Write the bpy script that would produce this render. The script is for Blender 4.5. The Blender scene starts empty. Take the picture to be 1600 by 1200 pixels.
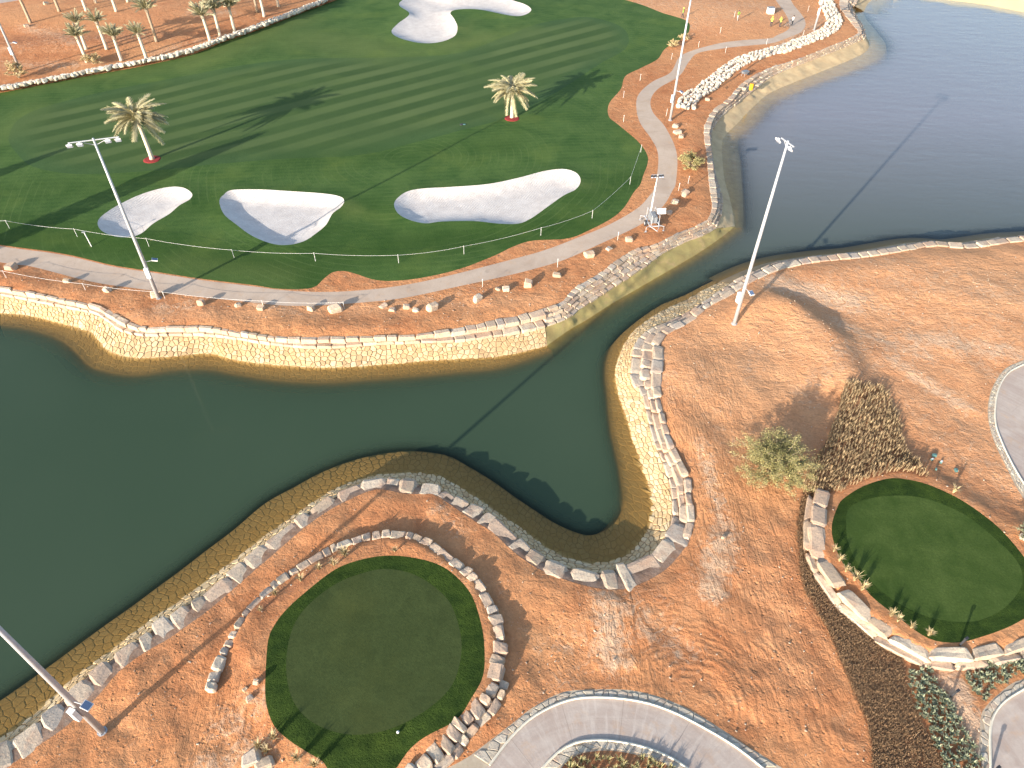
import bpy, bmesh, math, random, time
import numpy as np
from mathutils import Vector, Matrix
from mathutils.geometry import delaunay_2d_cdt

T0 = time.time()
R = math.radians
scene = bpy.context.scene
col = scene.collection

# ------------------------------------------------------------------ camera, light, exposure
CAM_H = 42.0
FPX = 1109.0                                   # focal length for a 1600 px wide picture
VPX, VPY = -22.0, -1155.0                      # where the plumb line meets the picture
PITCH = math.pi / 2 - math.atan(math.hypot(VPX, VPY) / FPX)
ROLL = math.atan2(-VPX, -VPY)
FW = np.array([0, math.cos(PITCH), -math.sin(PITCH)])
_r0 = np.array([1.0, 0, 0]); _u0 = np.cross(_r0, FW)
RT = _r0 * math.cos(ROLL) + _u0 * math.sin(ROLL)
UP = np.cross(RT, FW)
cd = bpy.data.cameras.new('camera')
cam = bpy.data.objects.new('camera', cd); col.objects.link(cam)
cd.sensor_width = 36.0; cd.lens = FPX / 1600 * 36.0
cd.clip_start = 0.5; cd.clip_end = 3000
cam.matrix_world = Matrix(((RT[0], UP[0], -FW[0], 0), (RT[1], UP[1], -FW[1], 0), (RT[2], UP[2], -FW[2], CAM_H), (0, 0, 0, 1)))
scene.camera = cam

SUN_EL, SHADOW_AZ = 14.5, 52.5                 # elevation; direction shadows fall, from +x towards +y
world = bpy.data.worlds.new('World'); scene.world = world; world.use_nodes = True
wn = world.node_tree; bg = wn.nodes['Background']
sky = wn.nodes.new('ShaderNodeTexSky'); sky.sky_type = 'NISHITA'; sky.sun_disc = False
sky.sun_elevation = R(SUN_EL); sky.sun_rotation = R(90 - (SHADOW_AZ + 180)); sky.altitude = 300
sky.air_density = 1.0; sky.dust_density = 2.0; sky.ozone_density = 1.0
wn.links.new(sky.outputs[0], bg.inputs[0]); bg.inputs[1].default_value = 0.15
sd = bpy.data.lights.new('sun', 'SUN'); sd.energy = 4.5; sd.angle = R(0.5); sd.color = (1.0, 0.90, 0.76)
sun = bpy.data.objects.new('sun', sd); col.objects.link(sun)
_d = Vector((math.cos(R(SHADOW_AZ)) * math.cos(R(SUN_EL)), math.sin(R(SHADOW_AZ)) * math.cos(R(SUN_EL)), -math.sin(R(SUN_EL))))
sun.rotation_euler = _d.to_track_quat('-Z', 'Y').to_euler(); sun.location = (-60, -60, 60)
scene.view_settings.view_transform = 'Standard'; scene.view_settings.look = 'None'
scene.view_settings.exposure = 1.1; scene.view_settings.gamma = 1.0
scene.view_settings.use_curve_mapping = False

# ------------------------------------------------------------------ helpers
def at(px, py, z=0.0):
    """the point at height z that the photograph shows at (px, py)"""
    d = FW + RT * (px - 800) / FPX + UP * (600 - py) / FPX
    t = (z - CAM_H) / d[2]
    return np.array([d[0] * t, d[1] * t, z])
def height_of(base, top):
    B = at(*base); d = FW + RT * (top[0] - 800) / FPX + UP * (600 - top[1]) / FPX
    return CAM_H + d[2] * math.hypot(B[0], B[1]) / math.hypot(d[0], d[1])
def atl(pts, z=0.0):
    return np.array([at(x, y, z) for x, y in pts])
def hash2(ix, iy, s):
    n = (ix * 374761393 + iy * 668265263 + s * 974711) & 0xFFFFFFFF
    n = ((n ^ (n >> 13)) * 1274126177) & 0xFFFFFFFF
    return ((n ^ (n >> 16)) & 0xFFFF) / 65535.0
def vnoise(x, y, s=0):
    xi = np.floor(x).astype(np.int64); yi = np.floor(y).astype(np.int64)
    fx = x - xi; fy = y - yi; fx = fx * fx * (3 - 2 * fx); fy = fy * fy * (3 - 2 * fy)
    a = hash2(xi, yi, s); b = hash2(xi + 1, yi, s); c = hash2(xi, yi + 1, s); d = hash2(xi + 1, yi + 1, s)
    return (a * (1 - fx) + b * fx) * (1 - fy) + (c * (1 - fx) + d * fx) * fy
def fbm(x, y, s=0, o=4):
    v = 0; a = .5
    for k in range(o):
        v = v + a * (vnoise(x, y, s + k) - .5) * 2; x = x * 2.03 + 11; y = y * 2.03 + 7; a *= .5
    return v
def smooth(t):
    t = np.clip(t, 0, 1); return t * t * (3 - 2 * t)
def inpoly(P, poly):
    x, y = P[:, 0], P[:, 1]; r = np.zeros(len(P), bool); n = len(poly)
    bx0, by0 = poly[:, 0].min(), poly[:, 1].min(); bx1, by1 = poly[:, 0].max(), poly[:, 1].max()
    idx = np.nonzero((x >= bx0) & (x <= bx1) & (y >= by0) & (y <= by1))[0]
    x = x[idx]; y = y[idx]; q = np.zeros(len(idx), bool); j = n - 1
    for i in range(n):
        xi, yi, xj, yj = poly[i][0], poly[i][1], poly[j][0], poly[j][1]
        if yi != yj:
            q ^= ((yi > y) != (yj > y)) & (x < (xj - xi) * (y - yi) / (yj - yi) + xi)
        j = i
    r[idx] = q; return r
def segdist(P, line, closed=False, maxd=1e9):
    """distance of points to a polyline"""
    L = np.asarray(line)[:, :2]
    if closed: L = np.vstack([L, L[:1]])
    D = np.full(len(P), 1e9); X = P[:, :2]
    for a, b in zip(L[:-1], L[1:]):
        ab = b - a; l2 = ab @ ab
        if l2 < 1e-12: continue
        t = np.clip(((X - a) @ ab) / l2, 0, 1)
        D = np.minimum(D, np.hypot(X[:, 0] - a[0] - t * ab[0], X[:, 1] - a[1] - t * ab[1]))
    return D
def crom(P, closed=False, step=0.6):
    """Catmull-Rom through points, about one sample per step metres; every column is interpolated"""
    P = np.asarray(P, float); n = len(P); out = []
    rng = range(n if closed else n - 1)
    for i in rng:
        if closed: p0, p1, p2, p3 = P[(i - 1) % n], P[i], P[(i + 1) % n], P[(i + 2) % n]
        else: p0, p1, p2, p3 = P[max(i - 1, 0)], P[i], P[i + 1], P[min(i + 2, n - 1)]
        m = max(1, int(round(np.hypot(*(p2 - p1)[:2]) / step)))
        for k in range(m):
            t = k / m
            out.append(.5 * ((2 * p1) + (-p0 + p2) * t + (2 * p0 - 5 * p1 + 4 * p2 - p3) * t * t + (-p0 + 3 * p1 - 3 * p2 + p3) * t ** 3))
    if not closed: out.append(P[-1])
    return np.array(out)

def link(o, parent=None):
    col.objects.link(o)
    if parent is not None: o.parent = parent
    return o
def tag(o, label=None, cat=None, group=None, kind=None):
    if label: o['label'] = label
    if cat: o['category'] = cat
    if group: o['group'] = group
    if kind: o['kind'] = kind
    return o
def empty(name, loc=(0, 0, 0), rz=0.0):
    o = bpy.data.objects.new(name, None); o.location = [float(c) for c in loc]; o.rotation_euler = (0, 0, rz)
    o.empty_display_size = .3
    return link(o)
def copy_tree(o, parent=None):
    c = o.copy(); col.objects.link(c)
    if parent is not None: c.parent = parent
    for ch in o.children: copy_tree(ch, c)
    return c
def mesh_from(name, V, F, mats, parent=None, smooth_=False, loc=None, midx=None, attrs=None):
    me = bpy.data.meshes.new(name)
    me.from_pydata([tuple(map(float, v)) for v in V], [], [tuple(int(i) for i in f) for f in F])
    for m in (mats if isinstance(mats, (list, tuple)) else [mats]): me.materials.append(m)
    if midx is not None: me.polygons.foreach_set('material_index', midx)
    if smooth_: me.polygons.foreach_set('use_smooth', [True] * len(me.polygons))
    if attrs:
        for k, (dom, vals) in attrs.items():
            at_ = me.attributes.new(k, 'FLOAT', dom); at_.data.foreach_set('value', np.asarray(vals, dtype=np.float32))
    me.update()
    o = bpy.data.objects.new(name, me)
    if loc is not None: o.location = [float(c) for c in loc]
    return link(o, parent)

class MB:
    """collects simple solids, builds them as one mesh object"""
    def __init__(s): s.v = []; s.f = []; s.m = []
    def add(s, V, F, mi=0):
        b = len(s.v); s.v += [tuple(map(float, v)) for v in V]; s.f += [tuple(i + b for i in f) for f in F]; s.m += [mi] * len(F); return s
    def box(s, c, size, rot=None, mi=0, taper=1.0):
        hx, hy, hz = size[0] / 2, size[1] / 2, size[2] / 2
        V = [(-hx, -hy, -hz), (hx, -hy, -hz), (hx, hy, -hz), (-hx, hy, -hz), (-hx * taper, -hy * taper, hz), (hx * taper, -hy * taper, hz), (hx * taper, hy * taper, hz), (-hx * taper, hy * taper, hz)]
        if rot is not None: V = [tuple(rot @ Vector(v)) for v in V]
        V = [(v[0] + c[0], v[1] + c[1], v[2] + c[2]) for v in V]
        return s.add(V, [(0, 3, 2, 1), (4, 5, 6, 7), (0, 1, 5, 4), (1, 2, 6, 5), (2, 3, 7, 6), (3, 0, 4, 7)], mi)
    def tube(s, pts, rad, n=8, mi=0, cap=True):
        pts = [Vector([float(c) for c in p]) for p in pts]
        if not hasattr(rad, '__len__'): rad = [rad] * len(pts)
        V = []; F = []; up = None
        for i, p in enumerate(pts):
            d = (pts[min(i + 1, len(pts) - 1)] - pts[max(i - 1, 0)]).normalized()
            if up is None: up = Vector((0, 0, 1)) if abs(d.z) < .9 else Vector((1, 0, 0))
            a = d.cross(up)
            if a.length < 1e-5: a = d.cross(Vector((0, 1, 0)))
            a.normalize(); b = d.cross(a).normalized(); up = a.cross(d)
            for k in range(n):
                t = 2 * math.pi * k / n; V.append(p + (a * math.cos(t) + b * math.sin(t)) * rad[i])
        for i in range(len(pts) - 1):
            for k in range(n):
                F.append((i * n + k, i * n + (k + 1) % n, (i + 1) * n + (k + 1) % n, (i + 1) * n + k))
        if cap:
            F.append(tuple(range(n))[::-1]); F.append(tuple((len(pts) - 1) * n + k for k in range(n)))
        return s.add(V, F, mi)
    def build(s, name, mats, parent=None, smooth_=False, loc=None):
        o = mesh_from(name, s.v, s.f, mats, parent, smooth_, loc, midx=s.m)
        bm = bmesh.new(); bm.from_mesh(o.data); bmesh.ops.recalc_face_normals(bm, faces=bm.faces); bm.to_mesh(o.data); bm.free()
        return o

# ------------------------------------------------------------------ materials
def srgb(r, g, b):
    f = lambda c: c / 12.92 if c <= .04045 else ((c + .055) / 1.055) ** 2.4
    return (f(r / 255), f(g / 255), f(b / 255), 1)
class NT:
    """terse node builder"""
    def __init__(s, name, rough=.9, spec=.25):
        s.mat = bpy.data.materials.new(name); s.mat.use_nodes = True; s.t = s.mat.node_tree
        s.b = s.t.nodes['Principled BSDF']; s.b.inputs['Roughness'].default_value = rough
        s.b.inputs['Specular IOR Level'].default_value = spec
        s.out = s.t.nodes['Material Output']; s.pos = s.n('ShaderNodeNewGeometry').outputs['Position']
    def n(s, typ, **kw):
        o = s.t.nodes.new(typ)
        for k, v in kw.items(): setattr(o, k, v)
        return o
    def l(s, a, b): s.t.links.new(a, b)
    def inp(s, node, idx, v):
        if v is None: return
        if hasattr(v, 'is_output') or isinstance(v, bpy.types.NodeSocket): s.l(v, node.inputs[idx])
        else: node.inputs[idx].default_value = v
    def noise(s, scale, detail=4, rough=.55, vec=None, dist=0.0):
        o = s.n('ShaderNodeTexNoise'); s.inp(o, 'Vector', vec or s.pos)
        o.inputs['Scale'].default_value = scale; o.inputs['Detail'].default_value = detail
        o.inputs['Roughness'].default_value = rough; o.inputs['Distortion'].default_value = dist
        return o.outputs['Fac']
    def voro(s, scale, feature='F1', out='Distance', vec=None, rnd=1.0):
        o = s.n('ShaderNodeTexVoronoi', feature=feature); s.inp(o, 'Vector', vec or s.pos)
        o.inputs['Scale'].default_value = scale; o.inputs['Randomness'].default_value = rnd
        return o.outputs[out]
    def map(s, scale=(1, 1, 1), rot=(0, 0, 0), loc=(0, 0, 0), vec=None):
        o = s.n('ShaderNodeMapping'); s.inp(o, 'Vector', vec or s.pos)
        o.inputs['Scale'].default_value = scale; o.inputs['Rotation'].default_value = rot; o.inputs['Location'].default_value = loc
        return o.outputs[0]
    def ramp(s, v, stops, interp='LINEAR'):
        o = s.n('ShaderNodeValToRGB'); s.inp(o, 0, v); cr = o.color_ramp; cr.interpolation = interp
        while len(cr.elements) < len(stops): cr.elements.new(.5)
        for e, (p, c) in zip(cr.elements, stops):
            e.position = p; e.color = c if hasattr(c, '__len__') else (c, c, c, 1)
        return o.outputs[0]
    def math(s, op, a, b=None, c=None, clamp=False):
        o = s.n('ShaderNodeMath', operation=op, use_clamp=clamp); s.inp(o, 0, a); s.inp(o, 1, b); s.inp(o, 2, c); return o.outputs[0]
    def mix(s, f, a, b, blend='MIX'):
        o = s.n('ShaderNodeMix', data_type='RGBA', blend_type=blend); s.inp(o, 0, f); s.inp(o, 6, a); s.inp(o, 7, b); return o.outputs[2]
    def attr(s, name, out='Fac'):
        o = s.n('ShaderNodeAttribute', attribute_name=name); return o.outputs[out]
    def rand(s): return s.n('ShaderNodeObjectInfo').outputs['Random']
    def bump(s, h, strength=.5, dist=.1, nrm=None):
        o = s.n('ShaderNodeBump'); s.inp(o, 'Height', h); o.inputs['Strength'].default_value = strength; o.inputs['Distance'].default_value = dist
        if nrm is not None: s.l(nrm, o.inputs['Normal'])
        return o.outputs[0]
    def done(s, color, normal=None, rough=None):
        s.inp(s.b, 'Base Color', color)
        if normal is not None: s.l(normal, s.b.inputs['Normal'])
        if rough is not None: s.inp(s.b, 'Roughness', rough)
        return s.mat

def mk_dirt(name='red_dirt', coarse=1.0, tint=(1, 1, 1)):
    m = NT(name, .95, .15)
    big = m.noise(.07, 5, .6); mid = m.noise(.55, 6, .6, dist=.6); fine = m.noise(4.5, 5, .65)
    c = m.ramp(mid, [(.25, (.40 * tint[0], .155 * tint[1], .066 * tint[2], 1)), (.5, (.52 * tint[0], .225 * tint[1], .100 * tint[2], 1)), (.8, (.61 * tint[0], .31 * tint[1], .155 * tint[2], 1))])
    c = m.mix(m.ramp(big, [(.42, 0), (.62, .55)]), c, (.62, .32, .15, 1))
    c = m.mix(m.math('MULTIPLY', m.attr('sandy_sunlit'), m.ramp(m.noise(.5, 5, .6), [(.3, .45), (.65, 1)])), c, (.70, .385, .205, 1))  # pale soil, plus sunlit brightness of the right slope painted in
    pale = m.attr('pale')
    pm = m.math('ADD', m.math('MULTIPLY', pale, 1.05), m.math('MULTIPLY', m.math('SUBTRACT', m.noise(1.3, 8, .75, dist=1.4), .5), 2.8))
    pm = m.ramp(pm, [(.30, 0), (.85, .85)])
    c = m.mix(pm, c, (.66, .46, .31, 1))
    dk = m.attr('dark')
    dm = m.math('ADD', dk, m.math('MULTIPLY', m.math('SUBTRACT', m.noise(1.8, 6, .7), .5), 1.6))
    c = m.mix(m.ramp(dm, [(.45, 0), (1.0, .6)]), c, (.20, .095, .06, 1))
    c = m.mix(m.ramp(fine, [(.3, .35), (.6, 0)]), c, (.26, .11, .055, 1))
    spk = m.ramp(m.voro(2.6), [(.03, 1), (.09, 0)])
    c = m.mix(m.math('MULTIPLY', spk, .6), c, (.66, .52, .40, 1))
    # relief: clods, ripples of the rake, tyre tracks
    h1 = m.noise(1.3, 6, .62, dist=.5); h2 = m.noise(6.0, 5, .7)
    n1 = m.bump(h1, .70 * coarse, .22); n2 = m.bump(h2, .65 * coarse, .09, n1)
    w = m.n('ShaderNodeTexNoise'); 
    st = m.map(scale=(.55, 1.5, 1), rot=(0, 0, -R(28)))
    n3 = m.bump(m.math('MULTIPLY', m.noise(1.0, 5, .6, vec=st, dist=.8), m.attr('streak')), .7, .22, n2)
    st2 = m.map(scale=(2.1, .45, 1), rot=(0, 0, -R(8)))
    n3 = m.bump(m.math('MULTIPLY', m.noise(1.0, 6, .65, vec=st2, dist=.8), m.attr('furrow')), .9, .34, n3)
    n3 = m.bump(m.math('MULTIPLY', m.noise(2.6, 4, .7), m.attr('pale')), .8, .16, n3)
    wv = m.n('ShaderNodeTexWave', wave_type='RINGS', rings_direction='Z'); C = at(1085, 1105)
    m.l(m.map(loc=(-C[0], -C[1], 0)), wv.inputs['Vector']); wv.inputs['Scale'].default_value = .66; wv.inputs['Distortion'].default_value = 7.0
    wv.inputs['Detail'].default_value = 3; wv.inputs['Detail Scale'].default_value = .8
    n4 = m.bump(m.math('MULTIPLY', wv.outputs['Fac'], m.math('MULTIPLY', m.attr('track'), m.ramp(m.noise(.4, 4, .6), [(.42, 0), (.62, 1)]))), .6, .075, n3)
    ft = m.ramp(m.voro(2.2), [(.10, 0), (.22, 1)])
    n5 = m.bump(m.math('MULTIPLY', ft, m.attr('foot')), .9, .09, n4)
    return m.done(c, n5)
def mk_grass(name, dark, light, stripes=False, fine=1.0, patch=.25):
    m = NT(name, .8, .1)
    c = m.mix(m.ramp(m.noise(patch, 6, .6, dist=.6), [(.3, 0), (.7, 1)]), dark, light)
    f = m.noise(7.0, 4, .7)
    c = m.mix(m.ramp(f, [(.3, .45), (.65, 0)]), c, tuple(k * .5 for k in dark[:3]) + (1,))
    if stripes:
        wv = m.n('ShaderNodeTexWave', wave_type='BANDS', bands_direction='Y', wave_profile='SIN')
        m.l(m.map(rot=(0, 0, -R(38.2))), wv.inputs['Vector']); wv.inputs['Scale'].default_value = .078
        wv.inputs['Distortion'].default_value = .5; wv.inputs['Detail'].default_value = 1; wv.inputs['Detail Scale'].default_value = .3
        s1 = m.ramp(wv.outputs['Fac'], [(.28, 0), (.72, 1)])
        fade = m.ramp(m.noise(.05, 2), [(.35, .35), (.6, 1)])
        sa = m.math('MULTIPLY', fade, m.attr('stripe'))
        c = m.mix(m.math('MULTIPLY', m.attr('stripe'), .45), c, (.062, .100, .028, 1))
        c = m.mix(m.math('MULTIPLY', sa, m.math('MULTIPLY', s1, .50)), c, (.14, .182, .070, 1))
        c = m.mix(m.math('MULTIPLY', sa, m.math('MULTIPLY', m.math('SUBTRACT', 1.0, s1), .35)), c, (.030, .062, .016, 1))
    if fine >= 1.0:
        wv = m.n('ShaderNodeTexWave', wave_type='BANDS', bands_direction='Y')
        m.l(m.map(rot=(0, 0, -R(8))), wv.inputs['Vector']); wv.inputs['Scale'].default_value = .35
        wv.inputs['Distortion'].default_value = 5; wv.inputs['Detail'].default_value = 3; wv.inputs['Detail Scale'].default_value = .25
        c = m.mix(m.math('MULTIPLY', wv.outputs['Fac'], .22), c, light)
    lf = m.attr('view_shade')
    c = m.mix(m.math('MULTIPLY', lf, .75), c, (.030, .068, .012, 1))  # view-angle darkening of the lower fairway, painted into the grass colour
    c = m.mix(m.attr('yellowed'), c, (.130, .165, .050, 1))
    # wheel marks of the mowers: thin paler and darker lines
    wl = m.n('ShaderNodeTexWave', wave_type='RINGS', rings_direction='Z'); Cw = at(640, 250)
    m.l(m.map(loc=(-Cw[0], -Cw[1], 0)), wl.inputs['Vector']); wl.inputs['Scale'].default_value = .33; wl.inputs['Distortion'].default_value = 14; wl.inputs['Detail'].default_value = 2; wl.inputs['Detail Scale'].default_value = .12
    ln = m.math('MULTIPLY', m.ramp(wl.outputs['Fac'], [(.90, 0), (.98, 1)]), 1.0 if name == 'fairway_grass' else 0.0)
    c = m.mix(m.math('MULTIPLY', m.math('MULTIPLY', ln, .30), m.ramp(m.noise(.11, 3), [(.45, 0), (.6, 1)])), c, (.11, .16, .055, 1))
    yl = m.ramp(m.noise(.16, 3, .5), [(.55, 0), (.75, .4)])
    c = m.mix(yl, c, (light[0] * 1.35, light[1] * 1.12, light[2] * .9, 1))
    nb = m.bump(m.noise(1.2, 3), .25 * fine, .12)
    return m.done(c, m.bump(m.noise(9.0, 4, .7), .55 * fine, .06, nb))
def mk_sand(name='white_sand'):
    m = NT(name, .9, .2)
    c = m.mix(m.ramp(m.noise(.9, 6, .65), [(.35, 0), (.7, 1)]), (.56, .515, .49, 1), (.68, .64, .61, 1))
    c = m.mix(m.ramp(m.noise(6, 4, .7), [(.3, .35), (.55, 0)]), c, (.42, .36, .31, 1))
    v = m.map(scale=(1, 1, 1), rot=(0, 0, R(30)))
    wv = m.n('ShaderNodeTexWave', wave_type='BANDS'); m.l(v, wv.inputs['Vector']); wv.inputs['Scale'].default_value = 1.1
    wv.inputs['Distortion'].default_value = 9; wv.inputs['Detail'].default_value = 4; wv.inputs['Detail Scale'].default_value = .35
    n = m.bump(wv.outputs['Fac'], .35, .06)
    return m.done(c, m.bump(m.noise(5, 5, .7), .5, .06, n))
def mk_concrete(name, base, stain, scale=1.0, ribs=0.0):
    m = NT(name, .85, .3)
    c = m.mix(m.ramp(m.noise(.35 * scale, 6, .65, dist=.5), [(.35, 0), (.68, 1)]), base, stain)
    c = m.mix(m.ramp(m.noise(8, 4, .7), [(.35, .25), (.6, 0)]), c, tuple(k * .7 for k in base[:3]) + (1,))
    c = m.mix(m.ramp(m.noise(.9, 3, .5), [(.66, 0), (.72, .28)]), c, (.22, .17, .14, 1))
    cr = m.ramp(m.voro(.22, 'DISTANCE_TO_EDGE', vec=m.map(scale=(1, 1, 0))), [(.0, .15), (.004, 0)])
    c = m.mix(cr, c, (.15, .12, .10, 1))
    if ribs:
        C = at(948, 1345); q = m.n('ShaderNodeSeparateXYZ'); m.l(m.map(loc=(-C[0], -C[1], 0)), q.inputs[0])
        rad = m.math('SQRT', m.math('ADD', m.math('MULTIPLY', q.outputs[0], q.outputs[0]), m.math('MULTIPLY', q.outputs[1], q.outputs[1])))
        ang = m.math('ARCTAN2', q.outputs[1], q.outputs[0]); v = m.n('ShaderNodeCombineXYZ')
        m.l(m.math('MULTIPLY', rad, 2.6), v.inputs[0]); m.l(m.math('MULTIPLY', ang, 1.6), v.inputs[1])
        c = m.mix(m.ramp(m.noise(1.0, 5, .6, vec=v.outputs[0]), [(.42, 0), (.68, .55)]), c, (.36, .28, .24, 1))
        v2 = m.n('ShaderNodeCombineXYZ'); m.l(m.math('MULTIPLY', rad, .5), v2.inputs[0]); m.l(m.math('MULTIPLY', ang, 22.0), v2.inputs[1])
        c = m.mix(m.ramp(m.noise(1.0, 4, .6, vec=v2.outputs[0]), [(.50, 0), (.70, .45)]), c, (.62, .56, .50, 1))
        jt = m.math('FRACT', m.math('MULTIPLY', ang, 2.2)); c = m.mix(m.ramp(jt, [(.0, .6), (.012, 0)]), c, (.14, .11, .10, 1))
    dr = m.ramp(m.noise(.8, 5, .7), [(.56, 0), (.72, .45)]); c = m.mix(dr, c, (.52, .33, .20, 1))
    return m.done(c, m.bump(m.noise(7, 5, .7), .3, .03))
def mk_stone(name, stops, scale=1.0, attr=False, pits=.5):
    m = NT(name, .85, .3)
    oc = m.n('ShaderNodeTexCoord').outputs['Object']
    r = m.attr('tint') if attr else m.rand()
    c = m.ramp(r, stops)
    m2 = m.noise(1.6 * scale, 6, .65)
    c = m.mix(m.ramp(m2, [(.40, 0), (.66, .55)]), c, (.36, .30, .25, 1))
    c = m.mix(m.ramp(m.noise(.8 * scale, 4, .6), [(.5, 0), (.72, .5)]), c, (.50, .27, .16, 1))
    c = m.mix(m.ramp(m.noise(9 * scale, 4, .8), [(.36, pits), (.48, 0)]), c, (.16, .12, .10, 1))
    return m.done(c, m.bump(m.noise(4 * scale, 6, .7), .6, .08))
def mk_flag(name, stops, attr=True):
    m = NT(name, .8, .35)
    c = m.ramp(m.attr('tint') if attr else m.rand(), stops)
    c = m.mix(m.ramp(m.noise(.45, 5, .65), [(.42, 0), (.65, .6)]), c, (.56, .36, .17, 1))
    c = m.mix(m.ramp(m.noise(2.2, 6, .7), [(.4, 0), (.7, .55)]), c, (.46, .31, .16, 1))
    c = m.mix(m.ramp(m.noise(12, 3, .7), [(.32, .4), (.45, 0)]), c, (.26, .19, .12, 1))
    # wet and weedy below the waterline: the stone itself is browner there
    sep = m.n('ShaderNodeSeparateXYZ'); m.l(m.pos, sep.inputs[0])
    wet = m.n('ShaderNodeMapRange'); m.l(m.math('ADD', sep.outputs[2], m.math('MULTIPLY', m.noise(1.5, 3), .12)), wet.inputs[0])
    wet.inputs[1].default_value = -1.44; wet.inputs[2].default_value = -1.53; wet.inputs[3].default_value = 0; wet.inputs[4].default_value = .82
    c = m.mix(wet.outputs[0], c, m.mix(m.noise(3, 5, .7), (.27, .17, .06, 1), (.40, .27, .10, 1)))
    return m.done(c, m.bump(m.noise(5, 5, .7), .5, .05))
def mk_plain(name, c, rough=.6, metal=0.0, var=.15, scale=3.0, spec=.4):
    m = NT(name, rough, spec); m.b.inputs['Metallic'].default_value = metal
    k = m.mix(m.ramp(m.noise(scale, 5, .6), [(.35, 0), (.7, 1)]), c, tuple(x * (1 - var) for x in c[:3]) + (1,))
    return m.done(k)
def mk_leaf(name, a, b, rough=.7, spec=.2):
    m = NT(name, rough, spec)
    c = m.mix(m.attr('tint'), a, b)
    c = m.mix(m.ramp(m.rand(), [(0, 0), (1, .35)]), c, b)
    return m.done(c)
def mk_water():
    m = NT('lake_water', .06, .5)
    t = m.t; t.nodes.remove(m.b)
    murk = m.attr('murk')
    big = m.noise(.035, 3, .5)
    body = m.mix(m.ramp(big, [(.35, 0), (.65, 1)]), (.040, .068, .040, 1), (.048, .076, .046, 1))
    body = m.mix(m.attr('silt_haze'), body, (.205, .200, .225, 1))  # far lake paler: sky sheen and haze painted in over turbid water
    dif = m.n('ShaderNodeBsdfDiffuse'); m.l(body, dif.inputs[0])
    tr = m.n('ShaderNodeBsdfTransparent'); tr.inputs[0].default_value = (.95, .88, .70, 1)
    mx = m.n('ShaderNodeMixShader'); m.l(murk, mx.inputs[0]); m.l(tr.outputs[0], mx.inputs[1]); m.l(dif.outputs[0], mx.inputs[2])
    wind = m.attr('wind')
    v = m.map(scale=(.55, 1.9, 1), rot=(0, 0, R(28)))
    r1 = m.math('MULTIPLY', m.noise(1.5, 4, .6, vec=v, dist=.4), wind)
    n1 = m.bump(r1, .40, .07)
    v2 = m.map(scale=(.7, 2.4, 1), rot=(0, 0, R(40)))
    n2 = m.bump(m.math('MULTIPLY', m.noise(.35, 3, .5, vec=v2), wind), .30, .18, n1)
    gl = m.n('ShaderNodeBsdfGlossy'); gl.inputs['Roughness'].default_value = .07; m.l(n2, gl.inputs['Normal'])
    dp = m.n('ShaderNodeVectorMath', operation='DOT_PRODUCT'); m.l(m.n('ShaderNodeNewGeometry').outputs['Incoming'], dp.inputs[0]); m.l(n2, dp.inputs[1])
    c1 = m.math('SUBTRACT', 1.0, m.math('ABSOLUTE', dp.outputs['Value']), clamp=True)
    fr = m.math('MULTIPLY_ADD', m.math('POWER', c1, 5.0), .98, .02, clamp=True)
    ms = m.n('ShaderNodeMixShader'); m.l(fr, ms.inputs[0]); m.l(mx.outputs[0], ms.inputs[1]); m.l(gl.outputs[0], ms.inputs[2])
    m.l(ms.outputs[0], m.out.inputs[0])
    return m.mat
DIRT = mk_dirt(); DIRT2 = mk_dirt('planting_soil', 1.2, (.62, .58, .62))
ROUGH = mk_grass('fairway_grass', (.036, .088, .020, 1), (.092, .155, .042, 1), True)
GREEN = mk_grass('striped_green_grass', (.050, .100, .034, 1), (.066, .122, .042, 1), True, .5)
COLLAR = mk_grass('collar_grass', (.014, .034, .006, 1), (.050, .084, .014, 1), False, 2.2, .8)
TEEG = mk_grass('tee_grass', (.044, .062, .020, 1), (.062, .084, .028, 1), False, .5, .5)
TEEBM = mk_grass('bright_tee_grass', (.040, .074, .014, 1), (.082, .122, .030, 1), False, .5, .5)
SAND = mk_sand()
PATH = mk_concrete('path_concrete', (.55, .44, .35, 1), (.45, .34, .26, 1))
ROAD = mk_concrete('road_concrete', (.50, .43, .38, 1), (.42, .33, .28, 1), 1.0, 1.0)
KERB = mk_plain('kerb_concrete', (.74, .68, .56, 1), .8)
MORTAR = mk_flag('mortar', [(0, (.26, .19, .12, 1)), (1, (.30, .22, .14, 1))])
WALLBED = mk_stone('wall_backing', [(0, (.24, .14, .09, 1)), (1, (.24, .14, .09, 1))])
STONE = mk_stone('wall_stone', [(0, (.44, .33, .23, 1)), (.3, (.58, .47, .35, 1)), (.55, (.50, .35, .25, 1)), (.8, (.64, .54, .41, 1)), (1, (.42, .36, .31, 1))])
STONEA = mk_stone('wall_stone_joined', [(0, (.44, .33, .23, 1)), (.3, (.58, .47, .35, 1)), (.55, (.50, .35, .25, 1)), (.8, (.64, .54, .41, 1)), (1, (.42, .36, .31, 1))], attr=True)
WSTONE = mk_stone('pale_boulder_stone', [(0, (.62, .55, .45, 1)), (.5, (.76, .70, .58, 1)), (1, (.70, .62, .50, 1))], pits=.3)
FLAGST = mk_flag('paving_stone', [(0, (.44, .31, .17, 1)), (.25, (.56, .43, .25, 1)), (.6, (.66, .54, .36, 1)), (.85, (.60, .46, .27, 1)), (1, (.40, .27, .15, 1))])
LINER = mk_concrete('weathered_lining', (.36, .30, .12, 1), (.26, .20, .085, 1), 2.0)
FARBANK = mk_plain('far_bank_lining', (.74, .62, .36, 1), .9, 0, .12, .3)
BED_M = mk_plain('lake_bed_silt', (.030, .036, .020, 1), 1.0, 0, .2, .3, .0)
WATER = mk_water()
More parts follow.
